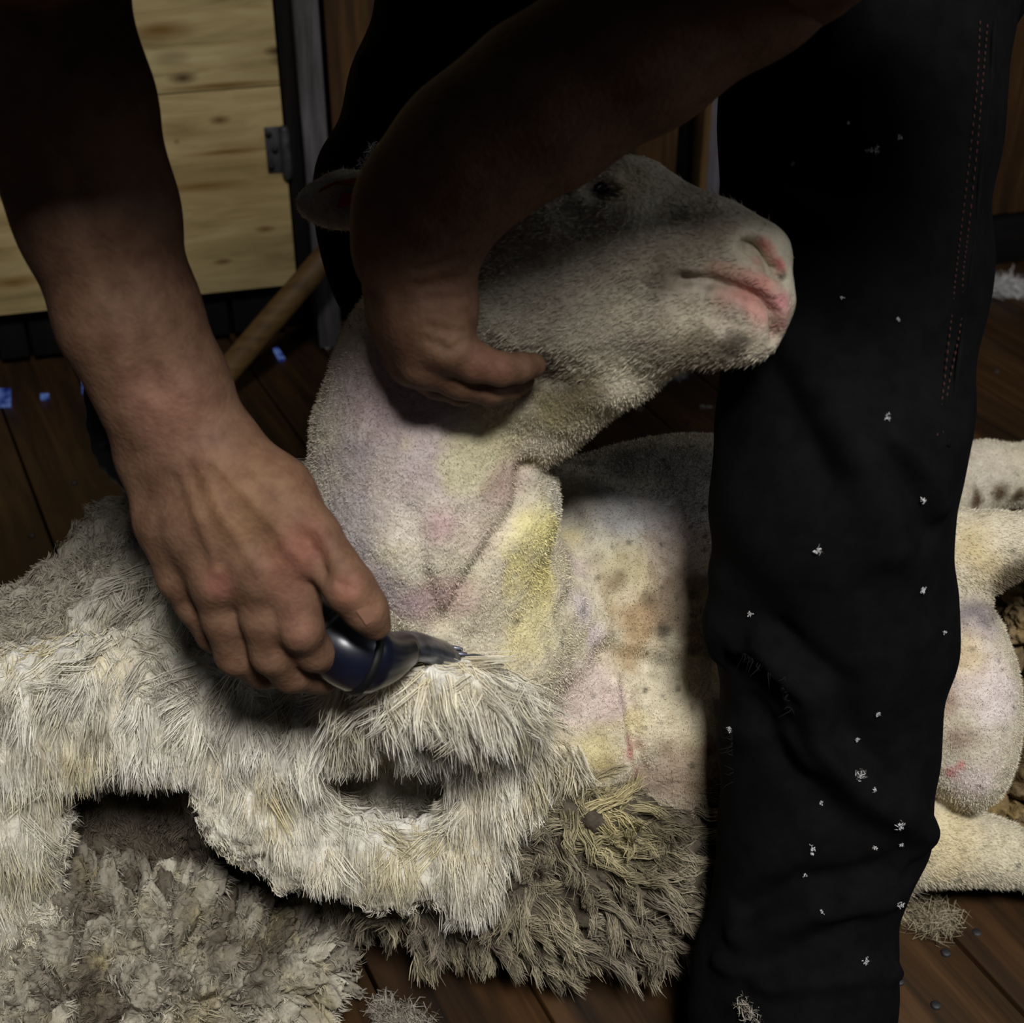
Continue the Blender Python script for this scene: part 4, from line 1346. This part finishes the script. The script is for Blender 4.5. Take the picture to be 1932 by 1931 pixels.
# black singlet over the trunk (above the frame)
F5 = Field(axis_range((-0.40, 0.46, 0.009)), axis_range((0.38, 1.45, 0.009)), axis_range((0.66, 1.34, 0.009)))
F5.cap(W3(0.17, 1.24, 0.87), W3(0.06, 0.9, 0.980), 0.135, 0.137, 0.05)
F5.cap(W3(0.06, 0.9, 0.980), W3(0.01, 0.61, 1.040), 0.137, 0.137, 0.05)
F5.cap(W3(-0.19, 0.55, 1.030), W3(0.21, 0.57, 1.040), 0.080, 0.080, 0.06)
F5.cap(W3(-0.21, 0.56, 1.020), W3(-0.235, 0.65, 0.940), 0.075, 0.066, 0.03)
F5.cap(W3(0.23, 0.58, 1.030), W3(0.21, 0.68, 0.940), 0.075, 0.066, 0.03)
TV, TQ = F5.mesh()
TV = TV + vnormals(TV, TQ) * ((fbm(TV, 12, 2) - 0.5) * 0.015)[:, None]
mesh_obj('shirt', TV, TQ, M_SHIRT, person)
del F5

# trousers
F = Field(axis_range((-0.30, 0.48, 0.0042)), axis_range((0.66, 1.46, 0.0046)), axis_range((0.02, 1.02, 0.0046)))
LEFT_LEG = [(1720, -230, 1.04, 0.108), (1630, 0, 0.99, 0.0975), (1618, 240, 0.978, 0.090), (1606, 520, 0.968, 0.0855), (1585, 800, 0.965, 0.0785), (1572, 960, 0.972, 0.0755), (1577, 1180, 1.02, 0.0775), (1566, 1400, 1.050, 0.0725), (1548, 1560, 1.070, 0.0715), (1514, 1700, 1.085, 0.0655), (1504, 1820, 1.093, 0.069), (1497, 1960, 1.10, 0.076)]
F.chain(LEFT_LEG, 0.02)
F.chain([(1412, 1110, 0.985, 0.028), (1380, 1180, 0.995, 0.019), (1366, 1222, 1.0, 0.010)], 0.015)
F.chain([(1395, 1800, 1.09, 0.026), (1372, 1900, 1.095, 0.026)], 0.02)
RIGHT_LEG = [(1050, -250, 1.16, 0.11), (930, 0, 1.19, 0.090), (840, 200, 1.22, 0.078), (768, 370, 1.24, 0.0735), (765, 470, 1.26, 0.066), (805, 640, 1.31, 0.062), (870, 900, 1.42, 0.060), (930, 1180, 1.54, 0.062)]
F.chain(RIGHT_LEG, 0.02)
F.cap(W3(0.30, 1.13, 0.83), W3(0.06, 1.27, 0.83), 0.115, 0.115, 0.05)
F.cap(W3(0.18, 1.22, 0.86), W3(0.15, 1.18, 0.93), 0.14, 0.13, 0.05)
TV, TQ = F.mesh()
del F
TV = smooth(TV, TQ, 1)
TN = vnormals(TV, TQ)
tp = Picker(TV)
TV = TV + TN * ((fbm(TV, 16, 4, 2) - 0.5) * 0.012)[:, None]
for (pl, am, w) in (
        ([(1470, 640), (1560, 760), (1640, 900), (1690, 1040)], 0.007, 0.016),
        ([(1400, 560), (1480, 720), (1560, 900)], -0.005, 0.012),
        ([(1690, 820), (1750, 900), (1780, 960)], 0.006, 0.010),
        ([(1660, 840), (1730, 930), (1770, 1010)], -0.006, 0.010),
        ([(1440, 1220), (1530, 1310), (1540, 1400), (1640, 1500), (1740, 1570)], 0.010, 0.012),
        ([(1470, 1210), (1570, 1300), (1580, 1390), (1690, 1490)], -0.006, 0.012),
        ([(1420, 1330), (1470, 1430), (1560, 1540)], -0.006, 0.012),
        ([(1370, 1380), (1480, 1400), (1520, 1440)], 0.004, 0.010),
        ([(1400, 1720), (1520, 1680), (1640, 1660)], -0.008, 0.012),
        ([(1380, 1760), (1520, 1720), (1680, 1700)], 0.006, 0.012),
        ([(1400, 1840), (1500, 1800), (1620, 1740)], -0.005, 0.010),
        ([(1350, 1820), (1450, 1850), (1600, 1850), (1690, 1840)], 0.006, 0.008),
        ([(1360, 240), (1450, 300), (1560, 330)], -0.010, 0.016),
        ([(1370, 360), (1480, 380), (1600, 420)], 0.004, 0.016),
        ([(1710, 1500), (1745, 1590), (1720, 1640)], 0.006, 0.012),
        ([(1690, 1640), (1720, 1650)], -0.010, 0.014),
        ([(640, 300), (700, 330), (760, 340)], -0.005, 0.010),
        ([(680, 130), (720, 200), (760, 260)], 0.005, 0.014)):
    TV = fold(TV, TN, tp, pl, am * 1.35, w)
# torn knee: fabric pushed in below a ragged lip
TV = fold(TV, TN, tp, [(1385, 1225), (1440, 1235), (1480, 1275), (1490, 1330)], 0.006, 0.006)
TV = fold(TV, TN, tp, [(1390, 1260), (1430, 1270), (1455, 1310)], -0.012, 0.010)
trousers = mesh_obj('trousers', TV, TQ, M_TROUSER, person)
tag(trousers, 'black work trousers torn at the knee and flecked with wool')
tp = Picker(TV)
# frayed threads at the torn knees
def threads(name, spots, mat, parent, n, L, w):
    P, D = [], []
    for (a, b, dr) in spots:
        A, B = tp(*a), tp(*b)
        for i in range(n):
            f = rng.random()
            P.append(A + (B - A) * f - FWD * 0.001)
            D.append(norm(RIGHT * dr[0] + UP * dr[1] - FWD * 0.3 + 0.5 * rng.normal(size=3)))
    P, D = np.array(P), np.array(D)
    l = L * (0.4 + rng.random(len(P)))[:, None]
    paths = np.stack([P, P + D * l * 0.5 + 0.15 * l * rng.normal(size=P.shape), P + D * l + 0.3 * l * rng.normal(size=P.shape)], 1)
    V, Q, c = ribbons(paths, np.full(len(P), w), np.full((len(P), 3, 3), 0.05))
    o = mesh_obj(name, V, Q, mat, parent)
    tag(o, kind='stuff')


threads('frayed_threads', [((602, 345), (597, 400), (-1, 0.1)), ((1395, 1225), (1480, 1275), (-0.3, -1)), ((1480, 1275), (1490, 1340), (-0.8, -0.3)), ((1372, 1380), (1375, 1480), (-1, -0.2))], M_THREAD, trousers, 22, 0.007, 0.0006)
# outer seam with rust stitching
seam_px = [(1886, 40), (1878, 160), (1866, 290), (1852, 420), (1840, 520), (1830, 620), (1812, 740), (1800, 840)]
for off, nm in ((0, 'seam'),):
    pts = spline([tp(x - 4, y) for x, y in seam_px], 60)
    V, Fc = tube(pts, [0.0016] * len(pts), 8)
    mesh_obj('seam', V, Fc, M_TROUSER, trousers)
SVs, SFs = [], []
for dx in (-22, -10):
    pts = spline([tp(x + dx - 6, y) for x, y in seam_px], 240)
    pts = pts + norm(CAM - pts) * 0.0008
    for i in range(0, 236, 4):
        v, f = tube([pts[i], pts[i + 1], pts[i + 2]], [0.0004, 0.0006, 0.0004], 5)
        SVs.append((v, f))
V, Fc = join(SVs)
tag(mesh_obj('stitching', V, Fc, M_STITCH, trousers), kind='stuff')
# moccasin
F = Field(axis_range((0.10, 0.44, 0.004)), axis_range((0.40, 0.90, 0.004)), axis_range((-0.01, 0.16, 0.004)))
ank = C(1500, 1850, 1.185)
ank = C(1497, 1960, 1.10)
fl = np.array([ank[0], ank[1], 0.0])
fd = norm(np.array([-0.45, -0.9, 0]))
F.cap(fl + W3(0, 0, 0.10), fl + W3(0, 0, 0.05), 0.052, 0.048, 0.02)
F.cap(fl + W3(0, 0, 0.045) - fd * 0.04, fl + fd * 0.08 + W3(0, 0, 0.045), 0.042, 0.044, 0.03)
F.cap(fl + fd * 0.08 + W3(0, 0, 0.045), fl + fd * 0.17 + W3(0, 0, 0.032), 0.044, 0.030, 0.03)
MV, MQ = F.mesh()
MV[:, 2] = np.maximum(MV[:, 2], 0.003)
shoe = mesh_obj('moccasin', MV, MQ, M_SHOE, person)
del F
# far foot
F = Field(axis_range((-0.20, 0.20, 0.005)), axis_range((0.98, 1.42, 0.005)), axis_range((-0.01, 0.16, 0.005)))
ank2 = C(930, 1180, 1.54)
fl2 = np.array([ank2[0], ank2[1], 0.0])
F.cap(fl2 + W3(0, 0, 0.10), fl2 + W3(0, 0, 0.05), 0.050, 0.046, 0.02)
F.cap(fl2 + W3(0, 0, 0.045), fl2 + W3(-0.09, -0.02, 0.036), 0.042, 0.032, 0.03)
MV, MQ = F.mesh()
MV[:, 2] = np.maximum(MV[:, 2], 0.003)
mesh_obj('moccasin', MV, MQ, M_SHOE, person)
del F

# ------------------------------------------------------------------ handpiece
hp = empty('shearing_handpiece', tuple(C(620, 1200, 0.91)))
tag(hp, 'dark metal shearing handpiece gripped in the right hand, comb in the wool', 'clippers')
ax = spline([C(300, 930, 0.93), C(440, 1060, 0.918), C(560, 1150, 0.908), C(650, 1222, 0.904), C(715, 1240, 0.915), C(770, 1225, 0.935)], 40)
rad = np.interp(np.linspace(0, 1, 40), [0, 0.1, 0.25, 0.45, 0.58, 0.68, 0.74, 0.85, 0.93, 1.0], [0.012, 0.0165, 0.0175, 0.019, 0.0235, 0.0245, 0.0235, 0.017, 0.0135, 0.011])
V, Fc = tube(ax, rad, 24)
mesh_obj('barrel', V, Fc, M_GRIP, hp)
for i in (6, 20, 27):
    t_ = norm(ax[i + 1] - ax[i - 1])
    V, Fc = tube([ax[i] - t_ * 0.003, ax[i] - t_ * 0.002, ax[i] + t_ * 0.002, ax[i] + t_ * 0.003], [rad[i] * 1.0, rad[i] * 1.07, rad[i] * 1.07, rad[i] * 1.0], 24)
    mesh_obj('collar', V, Fc, M_RUBBER, hp)
nb = C(640, 1262, 0.897)
nd = norm(-UP * 0.8 - FWD * 0.6)
V, Fc = tube([nb - nd * 0.012, nb - nd * 0.002, nb + nd * 0.004, nb + nd * 0.008], [0.0115, 0.0125, 0.011, 0.006], 14)
mesh_obj('tension_nut', V, Fc, M_GRIP, hp)
hd0, hd1 = C(730, 1226, 0.925), C(832, 1236, 0.970)
V, Fc = tube(spline([hd0, (hd0 + hd1) / 2 + UP * 0.004, hd1], 10), np.linspace(0.015, 0.019, 10), 16, 0.5)
mesh_obj('head_yoke', V, Fc, M_STEEL, hp)
# comb with tapering teeth
fx = norm(C(1010, 1258, 1.02) - C(820, 1225, 0.962))
fy = UP * 0.45 + FWD * 0.9
fy = norm(fy - fx * (fy @ fx))
fz = np.cross(fx, fy)
co = C(812, 1236, 0.972)
parts = []
pl = []
for (a, b) in ((0, -0.018), (0.012, -0.027), (0.022, -0.034), (0.022, 0.034), (0.012, 0.027), (0, 0.018)):
    pl.append(co + fx * a + fy * b)
V = np.array([p + fz * 0.0012 for p in pl] + [p - fz * 0.0012 for p in pl])
n_ = len(pl)
Fc = [tuple(range(n_)), tuple(range(2 * n_ - 1, n_ - 1, -1))] + [(i, i + n_, (i + 1) % n_ + n_, (i + 1) % n_) for i in range(n_)]
comb = mesh_obj('comb', V, Fc, M_STEEL, hp, smooth_shade=False)
for i in range(13):
    b = -0.034 + 0.068 * i / 12
    p = co + fx * 0.021 + fy * b
    e = p + fx * 0.043 + fy * b * 0.14 + fz * 0.002
    V, Fc = tube([p, (p + e) / 2 + fz * 0.0, e], [0.0021, 0.0016, 0.0006], 8)
    mesh_obj('tooth', V, Fc, M_STEEL, comb)
# drive tube running up behind the forearm
dr = spline([C(302, 932, 0.93), C(240, 885, 0.94), C(205, 830, 0.95), C(190, 700, 0.945), C(165, 500, 0.93), C(110, 200, 0.92), C(60, -150, 0.90), C(20, -700, 0.86)], 70)
V, Fc = tube(dr, [0.0125 if (i // 2) % 2 else 0.0115 for i in range(70)], 14)
mesh_obj('drive_tube', V, Fc, M_RUBBER, hp)

# ------------------------------------------------------------------ loose wool
def tuft(name, center, size, n, flat, col, label, cat, group=None, up=np.array([0, 0, 1.0]), seed=0):
    n = n * 5 if size > 0.02 else n
    c = np.asarray(center, float)
    d = norm(rng.normal(size=(n, 3)))
    d = d - up * (d @ up)[:, None] * (1 - flat)
    lump = norm(rng.normal(size=(4, 3))) * 0.55
    lump = lump - up * (lump @ up)[:, None] * (1 - 0.5 * flat)
    ctr = lump[rng.integers(0, 4, n)]
    root = c + (ctr + 0.28 * rng.normal(size=(n, 3)) * (1 - (1 - flat) * abs(up))) * size + up * size * 0.2
    e = root + d * size * (0.25 + 0.45 * rng.random((n, 1)))
    mid = (root + e) / 2 + rng.normal(size=(n, 3)) * size * 0.2
    if abs(up[2]) > 0.9:
        for q in (root, mid, e):
            q[:, 2] = np.maximum(q[:, 2], 0.0015)
    cols = np.repeat(np.clip(col * (1 + 0.15 * rng.normal(size=(n, 1))), 0, 0.95)[:, None], 3, 1)
    V, Q, cc = ribbons(np.stack([root, mid, e], 1), np.full(n, min(max(size * 0.05, 0.0005), 0.0007)), cols)
    o = mesh_obj(name, V - c, Q, M_WOOL, None, cc)
    o.location = c
    tag(o, label, cat, group)
    return o


WL = lin((0.80, 0.79, 0.78))
tuft('wool_tuft', floor_at(1880, 545), 0.035, 260, 0.35, WL, 'white wool tuft on the floor by the right-hand skirting board', 'wool tuft')
tuft('wool_tuft', floor_at(1922, 552), 0.025, 160, 0.35, WL, 'small white wool tuft at the right edge near the skirting board', 'wool tuft')
tuft('wool_tuft', floor_at(1262, 706), 0.030, 260, 0.4, WL, 'white wool scrap on the floor just below the sheep\'s chin', 'wool tuft')
tuft('wool_tuft', floor_at(1745, 1722), 0.028, 260, 0.5, lin((0.6, 0.55, 0.45)), 'greyish wool wisp on the floor below the lower hind leg', 'wool tuft')
tuft('wool_tuft', floor_at(725, 1935), 0.022, 220, 0.5, lin((0.62, 0.59, 0.53)), 'pale wool tuft on the floor at the bottom edge beside the fleece', 'wool tuft')
tuft('wool_tuft', floor_at(775, 1945), 0.022, 160, 0.5, lin((0.60, 0.57, 0.51)), 'smaller pale wool tuft at the bottom edge, nearer the brisket wool', 'wool tuft')
tuft('wool_tuft', tp(1402, 1908), 0.011, 160, 0.7, lin((0.64, 0.61, 0.55)), 'cream wool scrap caught on the trouser hem at the bottom edge', 'wool tuft', up=-FWD)
tuft('wool_tuft', C(702, 300, 0.94), 0.012, 120, 1.0, WL, 'fluff of white wool above the sheep\'s ear', 'wool tuft', up=-FWD)
for (x, y) in ((1208, 774), (1325, 770), (1340, 772), (620, 660), (645, 668)):
    tuft('wool_crumb', floor_at(x, y), 0.006, 26, 0.5, WL, 'tiny white wool crumb lying on the dark floor boards', 'wool crumb', 'wool crumbs on the floor')
for (x, y, s) in ((1643, 287, 9), (1702, 266, 4), (1494, 313, 4), (1678, 783, 6), (1745, 949, 6), (1543, 1037, 9), (1744, 1114, 7), (1415, 1157, 5), (1660, 1349, 5), (1632, 1452, 13), (1616, 1397, 5), (1706, 1560, 9), (1533, 1595, 6), (1528, 1614, 4),
                  (1655, 1608, 4), (1552, 1712, 4), (1637, 1813, 8), (1702, 1710, 8), (1690, 600, 3), (1650, 1490, 4), (1783, 1198, 4), (1380, 1378, 5), (1515, 1655, 4), (1700, 1600, 4), (1545, 1520, 4), (1600, 230, 3), (1580, 560, 3)):
    p = tp(x, y)
    nrm = TN[np.argmin(np.linalg.norm(TV - p, axis=1))]
    tuft('wool_fleck', p + nrm * 0.0015, s / 2700.0 * 1.15, 34, 0.6, WL, 'tiny white wool fleck stuck to the black trousers', 'wool fleck', 'wool flecks on the trousers', up=nrm)
